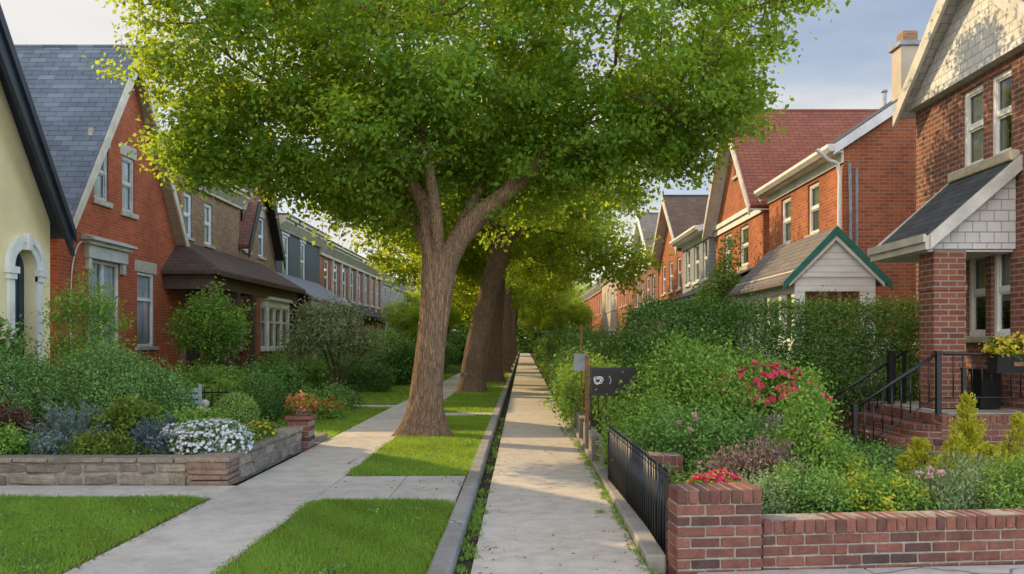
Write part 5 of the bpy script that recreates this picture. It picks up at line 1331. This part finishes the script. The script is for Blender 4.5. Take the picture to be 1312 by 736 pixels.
t = roses('mauve flowering plant below the rose bush', (3.0, 10.3, .2), rl(7, .5, .45, .3, .2, 22), 4200, 'mauvepetal', 120, .035, leaf='sage', L=.045, name='flower_clump', sig=.06, top=0)
roses('pink speckled low flowers beside the small brick pier', (1.95, 8.35, .2), rl(6, .35, .35, .17, .13, 23), 2600, 'palepink', 90, .035, leaf='hedge', L=.04, name='flower_clump', sig=.05, top=0)
for i, (x, y, h, lab) in enumerate([(3.35, 7.05, .5, 'pale seed heads on thin stalks over the front wall'), (1.75, 9.0, .75, 'thin stalk with a pale pink flower behind the brick pier')]):
    t = thing('flower_stalk', lab, 'flower', (x, y, .15)); mb = MB(); hd = []
    for k in range(4): 
        q = (random.uniform(-.15, .15), random.uniform(-.06, .06), h * random.uniform(.75, 1)); mb.path([(q[0] * .3, 0, 0), (q[0] * .7, q[1], q[2] * .6), q], [.005, .004, .003], 5); hd.append(q)
    mb.build('stem', M['twig'], t, True)
    P = np.repeat(np.array(hd), 26, 0) + RNG.normal(0, .006, (104, 3)); leaf_obj('blossoms', P, unit(104), unit(104), .035, .02, RNG.random(104), M['palepink'], t)
# hedge running along the right of the lane
for k, (y0, y1, top, x0, m, lab) in enumerate([(15.8, 19.0, 1.15, 1.35, 'shrub', 'bright hedge section beside the lane behind the notice'), (19.0, 23.5, 1.35, 1.4, 'hedge', 'dark hedge section beside the lane past the notice'), (23.5, 29.5, 1.9, 1.75, 'shrub_dark', 'tall bushy hedge section beside the lane under the trees'), (29.5, 38, 1.9, 1.6, 'hedge', 'far hedge section beside the lane before the flat canopy'), (38, 52, 1.7, 1.6, 'shrub', 'farther hedge section beside the lane'), (52, 75, 1.7, 1.6, 'shrub_dark', 'last hedge strip at the end of the lane')]):
    lob = []; yy = y0
    while yy < y1:
        for z in (.35, top * .6, top - .35): lob.append((random.uniform(-.12, .12), yy - y0, z, .5 + random.uniform(-.06, .1), .55, .45))
        yy += .65
    bush('hedge', lab, (x0, y0, 0), lob, int(2600 * (y1 - y0)) if y1 < 40 else 9000, .085 if y1 < 40 else .14, m, 'hedge', 'hedge sections along the lane', stem=False, sig=.1, lump=.06, clump=18)
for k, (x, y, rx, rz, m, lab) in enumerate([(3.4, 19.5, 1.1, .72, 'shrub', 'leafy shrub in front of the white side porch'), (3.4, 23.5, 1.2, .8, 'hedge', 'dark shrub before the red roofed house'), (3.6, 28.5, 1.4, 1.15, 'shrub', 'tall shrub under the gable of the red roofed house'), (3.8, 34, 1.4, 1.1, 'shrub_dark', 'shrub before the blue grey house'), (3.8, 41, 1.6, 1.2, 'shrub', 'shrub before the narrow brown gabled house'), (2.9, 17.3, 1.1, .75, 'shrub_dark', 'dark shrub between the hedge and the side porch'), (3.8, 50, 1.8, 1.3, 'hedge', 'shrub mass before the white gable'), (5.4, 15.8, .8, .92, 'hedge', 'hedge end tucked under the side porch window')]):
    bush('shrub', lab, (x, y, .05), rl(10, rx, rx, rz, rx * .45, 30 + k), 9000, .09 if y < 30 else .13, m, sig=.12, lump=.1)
bush('hedge', 'green hedge closing the far end of the lane', (0, 117, 0), [(x, 0, z, 1.4, 1.0, 1.0) for x in range(-16, 17) for z in (.7, 2.0, 3.4, 4.6)], 42000, .45, 'shrub', 'hedge', stem=False, sig=.25, lump=.2)
sp = thing('climbing_vine', 'light green vine rising over the side porch roof edge', 'vine', (5.1, 23.0, .3))
foliage('foliage', [(0, 0, 2.0, .35, .5, .6), (.2, -.3, 2.9, .3, .4, .5), (.35, -.4, 3.6, .2, .3, .45), (.1, .6, 2.6, .4, .7, .35)], 3000, .1, M['shrub'], sp, sig=.12, lump=.1); stems(sp, [(.2, -.3, 2.8), (.3, -.4, 3.7), (0, .3, 2.4)], .02)

# -- left bed and gardens
BZ = .33
bush('yew', 'wide dark green yew spreading at the left edge of the flower bed', (-7.75, 12.6, .2), rl(13, 1.3, .9, .78, .45, 41), 42000, .042, 'yew', 'conifer', sig=.075, lump=.045, clump=18, axis_up=.15, aspect=.45, inner=.7)
bush('yew', 'rounded dark green yew in the middle of the left bed below the window', (-6.1, 12.6, .2), rl(13, 1.15, .9, .82, .42, 42), 42000, .042, 'yew', 'conifer', sig=.075, lump=.045, clump=18, axis_up=.15, aspect=.45, inner=.7)
bush('conifer', 'loose upright conifer in front of the wide ground floor window', (-7.5, 14.6, .2), [(0, 0, .8, .7, .6, .7), (.1, 0, 1.5, .5, .45, .5), (0, 0, 2.0, .3, .3, .45), (-.25, 0, 2.0, .2, .2, .35), (.35, 0, 1.9, .25, .25, .3)], 8000, .07, 'shrub', 'conifer', sig=.1, lump=.12, axis_up=.5, aspect=.4)
bush('shrub', 'tall loose shrub before the arched blue door', (-8.3, 13.4, .2), [(0, 0, .8, .6, .5, .6), (-.1, 0, 1.4, .25, .3, .4), (-.45, 0, 1.5, .25, .3, .45), (.3, 0, 1.0, .35, .3, .4)], 4600, .08, 'shrub_dark', sig=.1, lump=.14)
bush('shrub', 'bronze leaved shrub at the foot of the left yew', (-6.9, 11.3, BZ), rl(7, .5, .4, .28, .2, 43), 3600, .05, 'red_leaf', sig=.07)
def fountain(name, label, loc, n, H, spread, mat, cat='plant'):
    t = thing(name, label, cat, loc)
    nst = int(n / 26); a = RNG.uniform(0, 2 * PI, nst); el = RNG.uniform(.15, 1.25, nst); Ls = H * RNG.uniform(.75, 1.2, nst)
    P = []; A = []
    for k in range(nst):
        f = RNG.random(26) * .85 + .12; d = np.array([math.cos(a[k]) * math.cos(el[k]) * spread, math.sin(a[k]) * math.cos(el[k]) * spread, math.sin(el[k])])
        p = d[None] * (f * Ls[k])[:, None]; p[:, 2] -= .25 * f ** 2 * Ls[k] * (1.2 - el[k]) ; P.append(p); A.append(d[None] + RNG.normal(0, .5, (26, 3)))
    P = np.concatenate(P); A = np.concatenate(A)
    leaf_obj('foliage', P, A, unit(len(P)) + np.array([0, -.2, .8]), .06 * RNG.uniform(.7, 1.3, len(P)), .016, RNG.normal(.55, .22, len(P)), M[mat], t)
    return t
fountain('lavender_clump', 'spiky silver blue lavender clump behind the stone wall', (-5.55, 10.55, BZ), 5200, .56, 1.05, 'grey_leaf')
fountain('lavender_clump', 'smaller blue grey spiky clump beside the tall yellow green shrub', (-4.5, 10.6, BZ), 2600, .4, 1.0, 'blue_leaf')
bush('ground_plant', 'lime green mound spilling over the stone wall', (-4.85, 9.95, BZ), rl(7, .42, .25, .15, .13, 44), 3200, .035, 'lime', 'plant', sig=.04, stem=False)
bush('ground_plant', 'blue grey mound at the stone wall left of the lime green one', (-5.45, 9.95, BZ), rl(7, .35, .25, .14, .12, 45), 2400, .035, 'grey_leaf', 'plant', sig=.04, stem=False)
bush('ground_plant', 'green leafy mound at the left end of the stone wall', (-6.15, 9.95, BZ), rl(7, .5, .3, .17, .14, 46), 3200, .045, 'shrub', 'plant', sig=.05, stem=False)
bush('ground_plant', 'slate blue low mound right of the lime green one', (-4.05, 9.95, BZ), rl(6, .24, .2, .13, .1, 47), 1800, .035, 'blue_leaf', 'plant', sig=.04, stem=False)
bush('ground_plant', 'dark green filler plant at the far left of the bed', (-7.2, 10.4, BZ), rl(8, .8, .5, .25, .2, 48), 4600, .055, 'shrub_dark', 'plant', sig=.06, stem=False)
bush('shrub', 'taller yellow green shrub in the middle of the left bed', (-5.0, 10.95, BZ), rl(8, .33, .3, .33, .16, 49), 3600, .055, 'lime', sig=.06, lump=.06, tbase=.3, axis_up=.4)
bush('shrub', 'mid green shrub behind the white flowers', (-4.2, 11.0, BZ), rl(8, .45, .35, .25, .17, 50), 4500, .05, 'shrub', sig=.05, tbase=.38)
bush('shrub', 'leafy filler between the bed shrubs and the yews', (-5.2, 11.9, BZ), rl(8, .8, .4, .22, .2, 51), 4500, .055, 'hedge', sig=.06, tbase=.5)
roses('white flowering mound cascading over the corner of the stone wall', (-3.72, 10.15, BZ), rl(11, .56, .42, .22, .16, 52), 6000, 'whitepetal', 760, .042, leaf='sage', L=.035, name='flower_clump', sig=.045, top=-.09, stem=False)
roses('yellow and green edging flowers on the side of the stone wall', (-3.42, 11.2, BZ), rl(6, .16, .6, .13, .11, 53), 2600, 'yellowpetal', 26, .05, leaf='lime', L=.04, name='flower_clump', sig=.05, top=0, stem=False)
roses('pink and coral flowers behind the left bed shrubs', (-5.0, 12.6, BZ), rl(7, .7, .3, .2, .14, 54), 2800, 'palepink', 150, .055, leaf='shrub', L=.045, name='flower_clump', sig=.05, top=0, stem=False)
roses('bright pink flowers beside the globe bush', (-4.75, 12.2, BZ), rl(5, .25, .2, .16, .1, 55), 1200, 'pink', 40, .055, leaf='shrub', L=.04, name='flower_clump', sig=.05, top=0, stem=False)
def globe(label, loc, r, n, L, mat, tb=.5):
    t = thing('globe_bush', label, 'topiary', loc)
    P, Nn = shell_points([(0, 0, r * .95, r, r, r * 1.02)], n, .82); P = P + Nn * RNG.normal(0, .012, (n, 1))
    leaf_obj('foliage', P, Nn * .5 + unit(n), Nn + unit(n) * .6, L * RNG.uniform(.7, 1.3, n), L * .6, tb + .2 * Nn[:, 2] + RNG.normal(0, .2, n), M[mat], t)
    mb = MB(); mb.sphere((0, 0, r * .95), r * .84, 16, 12); mb.build('inner_growth', M['turf'], t, True); return t
globe('clipped light green globe bush in the stone walled bed', (-3.98, 11.9, BZ - .02), .31, 9000, .032, 'boxwood', .62)
globe('clipped dark green globe bush behind the lighter one', (-4.95, 16.2, VZ), .48, 10000, .042, 'hedge', .5)
bush('hedge', 'low clipped dark hedge block beside the multi stemmed shrub', (-4.95, 26.5, VZ), [(x, y, .42, .42, .42, .42) for x in (-.55, 0, .55) for y in (-.4, .3)], 9000, .06, 'hedge', 'hedge', sig=.06, stem=False)
# multi-stemmed small tree
ms = thing('small_tree', 'airy multi stemmed ornamental tree with pale speckled leaves on the left lawn', 'tree', (-5.4, 24.6, VZ))
lob = [(0, 0, 1.85, .9, .9, .6), (-.75, .1, 1.75, .6, .7, .5), (.8, 0, 1.55, .6, .6, .45), (-.3, 0, 2.4, .55, .6, .38), (.35, .1, 2.3, .45, .5, .35), (-1.15, 0, 1.45, .4, .5, .4), (-.8, 0, 2.3, .32, .4, .28)]
limbs = [[(.02, 0, 0), (-.12, 0, .7), (-.35, .05, 1.4), (-.6, .1, 2.1)], [(.05, 0, 0), (.1, .05, .7), (.12, .1, 1.4), (.05, .1, 2.2)], [(.08, 0, 0), (.25, 0, .55), (.55, -.05, .95), (1.0, -.1, 1.35)], [(0, .05, 0), (-.05, .2, .8), (-.3, .3, 1.5)]]
mb = MB()
for L in limbs: mb.path(L, [.05, .04, .03, .02][:len(L)], 8)
mb.build('trunk', M['twig'], ms, True)
tg, _ = shell_points(lob, 60, .3); [br.build('limb', M['twig'], ms, True) for br in grow(limbs, tg, .006, .35)]
foliage('crown', lob, 7500, .085, M['pale_leaf'], ms, clump=12, sig=.12, inner=.3, lump=.12)
for k, (x, y, z, rx, rz, n, L, m, lab) in enumerate([
    (-8.1, 21.3, VZ, .9, .62, 7000, .085, 'shrub', 'light shrub under the gable house front beside the brown porch'),
    (-7.0, 20.0, VZ, .8, .55, 7000, .08, 'shrub', 'yellow green shrub before the porch of the buff house'),
    (-6.8, 22.5, VZ, .95, .62, 7000, .085, 'shrub_dark', 'dark shrub below the white bay window'),
    (-7.2, 27.0, VZ, 1.1, .75, 7000, .1, 'shrub', 'shrub behind the multi stemmed tree'),
    (-4.6, 30.5, VZ, 1.25, 1.1, 12000, .1, 'shrub_dark', 'large dark rounded shrub beside the path left of the big trunk'),
    (-6.4, 31.5, VZ, 1.3, 1.15, 9000, .1, 'shrub_dark', 'dark shrub mass before the grey clad house'),
    (-4.4, 35.5, VZ, 1.1, .9, 8000, .11, 'hedge', 'shrub farther along the left path'),
    (-6.0, 38, VZ, 1.5, 1.25, 9000, .12, 'shrub', 'leafy shrub before the grey house bay'),
    (-4.6, 43, VZ, 1.3, 1.1, 8000, .12, 'shrub_dark', 'shrub along the path before the red terrace'),
    (-5.8, 50, VZ, 1.6, 1.4, 8000, .14, 'shrub', 'shrub group before the long red terrace'),
    (-4.8, 58, VZ, 1.4, 1.2, 6000, .15, 'hedge', 'distant shrub at the end of the red terrace'),
    (-9.2, 19.0, VZ, .6, .5, 4000, .08, 'hedge', 'dark shrub against the red brick front'),
    (-4.4, 19.2, VZ, .55, .3, 3600, .06, 'shrub_dark', 'low plants behind the red flower bed'),
    (-6.2, 18.6, VZ, .8, .4, 5200, .07, 'shrub', 'leafy plants behind the low iron fence'),
    (-8.2, 17.0, VZ, .9, .55, 6000, .08, 'hedge', 'dark shrub between the yew and the brick house')]):
    bush('shrub', lab, (x, y, z), rl(10, rx, rx, rz, rx * .45, 60 + k), n, L, m, sig=.11, lump=.09)
bush('small_tree', 'small leafy tree in front of the brown porch', (-8.05, 22.0, VZ), [(0, 0, 2.0, .75, .7, .55), (-.5, 0, 1.75, .5, .5, .4), (.5, 0, 1.9, .5, .5, .45), (.1, 0, 2.45, .5, .5, .35), (.2, 0, 1.3, .4, .4, .35)], 6500, .09, 'shrub', 'tree', sig=.1, lump=.1)
roses('low bed of red flowers beside the left lawn', (-4.2, 17.2, VZ), rl(8, .75, .6, .22, .2, 80), 4800, 'crimson', 130, .06, leaf='shrub', L=.055, name='flower_bed', sig=.07, top=0)
roses('orange red flowers in front of the dark globe bush', (-4.3, 20.0, VZ), rl(6, .5, .3, .3, .17, 81), 2200, 'orangepetal', 50, .06, leaf='hedge', L=.055, name='flower_bed', sig=.07, top=.02)

# ------------------------------------------------------------------ grass, weeds, fallen leaves
def inside(poly, P):
    x, y = P[:, 0], P[:, 1]; c = np.zeros(len(P), bool); n = len(poly)
    for i in range(n):
        (x1, y1), (x2, y2) = poly[i], poly[(i + 1) % n]
        if y1 == y2: continue
        t = ((y1 > y) != (y2 > y)) & (x < (x2 - x1) * (y - y1) / (y2 - y1) + x1); c ^= t
    return c
def turf_blades(name, poly, dens, h, w, mat='grass', z=VZ - .02, edge=.04):
    xs = [p[0] for p in poly]; ys = [p[1] for p in poly]
    n = int((max(xs) - min(xs)) * (max(ys) - min(ys)) * dens)
    P = np.stack([RNG.uniform(min(xs) - edge, max(xs) + edge, n), RNG.uniform(min(ys) - edge, max(ys) + edge, n)], 1)
    Q = P + RNG.normal(0, edge, P.shape); P = P[inside(poly, Q)]
    n = len(P)
    t = .48 + .16 * np.sin(P[:, 0] * 2.1 + 1.3 * np.sin(P[:, 1] * 1.7)) * np.sin(P[:, 1] * 2.7 + P[:, 0]) + .12 * np.sin(P[:, 0] * .9 + 2 * np.sin(P[:, 1] * .8)) + .1 * np.sin(P[:, 0] * 9 + P[:, 1] * 7) + RNG.normal(0, .2, n); dry = RNG.random(n) < .07
    hh = h * (1 + .3 * np.sin(P[:, 0] * 3.3 + P[:, 1] * 1.1) * np.sin(P[:, 1] * 4.1))
    o = blades(name, np.column_stack([P, np.full(n, z)])[~dry], hh[~dry], w, M[mat], None, .8, t[~dry]); tag(o, kind='stuff')
    o = blades('dry_grass', np.column_stack([P, np.full(n, z)])[dry], hh[dry] * .8, w, M['straw'], None, 1.2); return tag(o, kind='stuff')
turf_blades('lawn_grass', [(-7.2, 4.6), (-3.12, 4.6), (-3.12, 8.45), (-3.35, 8.58), (-7.2, 8.6)], 9000, .05, .0065)
turf_blades('verge_grass', [p for p in verge(-2.05, -.66, 4.3, 8.44, .15, .35)], 11000, .05, .006)
turf_blades('verge_grass', vp[1], 7000, .055, .008)
turf_blades('verge_grass', vp[2], 3200, .06, .012)
turf_blades('verge_grass', [(-2.04, 31.2), (-.655, 31.2), (-.655, 75), (-2.04, 75)], 700, .07, .025)
turf_blades('plot_grass', [(-6.5, 13.8), (-3.1, 13.8), (-3.1, 20.3), (-6.5, 20.3)], 2600, .055, .011)
turf_blades('plot_grass', [(-7, 21.2), (-3.1, 21.2), (-3.1, 40), (-7, 40)], 800, .065, .02)
# weeds in the joints, gutter and edges
E_ = []
def wline(x0, y0, x1, y1, n, sp):
    for k in range(n):
        f = random.random(); c = (x0 + (x1 - x0) * f + random.gauss(0, sp), y0 + (y1 - y0) * f + random.gauss(0, sp * 1.2)); m = random.randint(4, 22)
        for q in range(m): E_.append((c[0] + random.gauss(0, .022), c[1] + random.gauss(0, .03), 0))
wline(-.44, 5.4, -.44, 18, 80, .03); wline(-.43, 6.4, -.43, 8.8, 55, .035); wline(.9, 6, .9, 14, 80, .02); wline(.91, 8.6, .91, 9.9, 40, .04); wline(.86, 10.6, .92, 17, 60, .05); wline(.5, 8.2, .88, 8.2, 4, .01)
E_ = np.array(E_); tag(blades('weeds', E_, .05, .009, M['shrub'], None, 1.1), kind='stuff')
E2 = []
for (x0, y0, x1, y1, n) in ((-3.09, 5, -3.09, 8.5, 500), (-2.05, 5, -2.05, 8.4, 320), (-2.05, 10, -2.05, 17.8, 300), (-3.1, 9.3, -3.1, 13, 120)):
    for k in range(n): f = random.random(); E2.append((x0 + (x1 - x0) * f + random.gauss(0, .03), y0 + (y1 - y0) * f, VZ + .001))
n = len(E2); P = np.array(E2); an = RNG.uniform(0, 2 * PI, n)
A = np.stack([np.cos(an), np.sin(an), RNG.uniform(0, .25, n)], 1)
tag(leaf_obj('edge_litter', P, A, np.array([[0, 0, 1.0]] * n) + RNG.normal(0, .15, (n, 3)), RNG.uniform(.01, .03, n), .012, RNG.random(n), M['litter']), kind='stuff')
# leaves fallen on the lane and paths
n = 620; y = 5.6 + 40 * RNG.random(n) ** 1.6; x = np.where(RNG.random(n) < .55, -.46 + np.abs(RNG.normal(0, .12, n)) * 1.2, RNG.uniform(-.44, .9, n)); x = np.where(RNG.random(n) < .3, .9 - np.abs(RNG.normal(0, .08, n)), x)
an = RNG.uniform(0, 2 * PI, n); A = np.stack([np.cos(an), np.sin(an), np.abs(RNG.normal(0, .12, n))], 1)
tag(leaf_obj('fallen_leaves', np.stack([x, y, np.full(n, .006)], 1), A, np.array([[0, 0, 1.0]] * n) + RNG.normal(0, .2, (n, 3)), RNG.uniform(.012, .038, n), RNG.uniform(.008, .022, n), RNG.random(n), M['litter']), kind='stuff')
n = 260; an = RNG.uniform(0, 2 * PI, n); x = np.where(RNG.random(n) < .5, RNG.uniform(-2.0, -.7, n), RNG.uniform(-6.5, -3.2, n)); y = np.where(x > -2.5, RNG.uniform(5, 17, n), RNG.uniform(5, 8.4, n))
tag(leaf_obj('fallen_leaves', np.stack([x, y, np.full(n, VZ + .028)], 1), np.stack([np.cos(an), np.sin(an), RNG.normal(0, .3, n)], 1), np.array([[0, 0, 1.0]] * n) + RNG.normal(0, .3, (n, 3)), RNG.uniform(.02, .05, n), RNG.uniform(.015, .03, n), RNG.random(n), M['litter']), kind='stuff')
W_ = []
for k in range(90):
    cx, cy = (random.uniform(-2.0, -.7), random.uniform(4.8, 17)) if k % 2 else (random.uniform(-6, -3.2), random.uniform(4.8, 8.5))
    if 8.4 < cy < 10 and cx > -2.5: continue
    for q in range(random.randint(10, 40)): W_.append((cx + random.gauss(0, .06), cy + random.gauss(0, .06), VZ + random.uniform(.0, .03)))
W_ = np.array(W_); n = len(W_); tag(leaf_obj('clover', W_, unit(n) + np.array([0, 0, .3]), np.array([[0, 0, 1.0]] * n) + RNG.normal(0, .35, (n, 3)), .026, .022, RNG.random(n), M['shrub_dark']), kind='stuff')
# low ground cover under the garden shrubs
def cover(name, x0, x1, y0, y1, zf, n, L, mat, skip=None):
    P = np.stack([RNG.uniform(x0, x1, n), RNG.uniform(y0, y1, n)], 1); z = np.array([zf(a, b) for a, b in P]) + np.abs(RNG.normal(0, .05, n))
    tag(leaf_obj(name, np.column_stack([P, z]), unit(n) + np.array([0, 0, .3]), unit(n) * .7 + np.array([0, 0, 1.0]), L * RNG.uniform(.6, 1.4, n), L * .55, RNG.normal(.45, .2, n), M[mat]), kind='stuff')
cover('ground_cover', 1.25, 6, 6.55, 12.8, GZ, 16000, .05, 'shrub_dark'); cover('ground_cover', -9.5, -3.45, 9.7, 12.9, lambda a, b: .33, 11000, .05, 'hedge')
cover('ground_cover', 1.1, 6.5, 13, 30, lambda a, b: .06, 9000, .08, 'hedge'); cover('ground_cover', -9.6, -6.4, 13.8, 34, lambda a, b: .08, 14000, .08, 'hedge')

# ------------------------------------------------------------------ sky, sun, camera
SUN = Vector((-1.0, .58, 0)).normalized(); EL = math.radians(33)
w = bpy.data.worlds.new('World'); scene.world = w; w.use_nodes = True; t = NT(w)
sky = t.n('ShaderNodeTexSky', sky_type='NISHITA', sun_disc=False, sun_elevation=EL, sun_rotation=math.atan2(SUN.x, SUN.y), air_density=1.0, dust_density=1.5, ozone_density=1.0)
tc = t.n('ShaderNodeTexCoord').outputs['Generated']
sp = t.n('ShaderNodeSeparateXYZ'); t.l(tc, sp.inputs[0])
zz = t.math('ADD', t.math('MAXIMUM', sp.outputs[2], 0.0), .12)
cv = t.n('ShaderNodeCombineXYZ'); t.l(t.math('DIVIDE', sp.outputs[0], zz), cv.inputs[0]); t.l(t.math('DIVIDE', sp.outputs[1], zz), cv.inputs[1])
n1 = t.noise(t.mapping(cv.outputs[0], (.34, .62, 1), (3.1, 1.7, 0)), 1.0, 7, .55, .5)
n2 = t.noise(t.mapping(cv.outputs[0], (.12, .3, 1), (.4, 5.2, 0)), 1.0, 4, .5, .3)
cl = t.ramp(t.math('ADD', t.math('MULTIPLY', n1.outputs[0], .6), t.math('MULTIPLY', n2.outputs[0], .4)), [(.42, (0, 0, 0)), (.56, (1, 1, 1))])
# hazy brightening towards the horizon and the sun side
hz = t.ramp(sp.outputs[2], [(0, (1, 1, 1)), (.38, (0, 0, 0))])
side = t.math('MULTIPLY', t.math('SUBTRACT', .12, sp.outputs[0]), .9)
cover_ = t.math('MINIMUM', t.math('MAXIMUM', t.math('ADD', t.math('ADD', t.math('MULTIPLY', cl.outputs[0], .9), t.math('MULTIPLY', hz.outputs[0], .22)), side), 0.0), .95)
skyc = t.mix(1.0, sky.outputs[0], (.15, .15, .15), 'MULTIPLY')
ccol = t.ramp(n1.outputs[0], [(.35, (.70, .71, .74)), (.65, (1.06, .98, .89))])
col = t.mix(cover_, skyc, ccol.outputs[0])
# added fill: unseen sky boosted overhead, behind the viewer and at right
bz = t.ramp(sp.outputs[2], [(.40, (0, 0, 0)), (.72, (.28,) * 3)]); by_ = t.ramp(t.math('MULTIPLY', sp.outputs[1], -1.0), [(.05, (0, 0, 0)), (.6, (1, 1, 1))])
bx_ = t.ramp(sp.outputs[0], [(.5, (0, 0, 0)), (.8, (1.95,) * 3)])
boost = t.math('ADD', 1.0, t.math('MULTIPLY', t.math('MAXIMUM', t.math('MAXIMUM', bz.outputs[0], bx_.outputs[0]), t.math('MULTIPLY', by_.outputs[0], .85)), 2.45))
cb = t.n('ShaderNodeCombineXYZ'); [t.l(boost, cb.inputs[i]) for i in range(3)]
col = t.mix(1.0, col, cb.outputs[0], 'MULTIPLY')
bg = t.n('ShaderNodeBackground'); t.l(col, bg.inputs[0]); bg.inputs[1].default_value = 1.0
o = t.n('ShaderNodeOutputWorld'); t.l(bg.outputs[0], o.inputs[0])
ld = bpy.data.lights.new('sun', 'SUN'); ld.energy = 5.0; ld.angle = math.radians(.6); ld.color = (1.0, .74, .40)
lo = bpy.data.objects.new('sun', ld); COL.objects.link(lo)
sd = Vector((SUN.x * math.cos(EL), SUN.y * math.cos(EL), math.sin(EL))); lo.rotation_euler = sd.to_track_quat('Z', 'Y').to_euler(); lo.location = sd * 60
cd = bpy.data.cameras.new('camera'); cam = bpy.data.objects.new('camera', cd); COL.objects.link(cam); scene.camera = cam
cam.location = (0, 0, 1.65); cam.rotation_euler = (PI / 2, 0, 0)
cd.sensor_width = 36; cd.lens = 36 * 1100 / 1312; cd.shift_x = -14 / 1312; cd.shift_y = 69 / 1312; cd.clip_end = 3000; cd.clip_start = .1
scene.render.engine = 'CYCLES'
scene.view_settings.view_transform = 'Standard'; scene.view_settings.look = 'None'; scene.view_settings.exposure = 0; scene.view_settings.gamma = 1
scene.cycles.max_bounces = 8; scene.cycles.transparent_max_bounces = 12; scene.cycles.diffuse_bounces = 4; scene.cycles.glossy_bounces = 3; scene.cycles.sample_clamp_indirect = 6
scene.cycles.use_denoising = True
try: scene.cycles.denoiser = 'OPENIMAGEDENOISE'
except Exception: pass
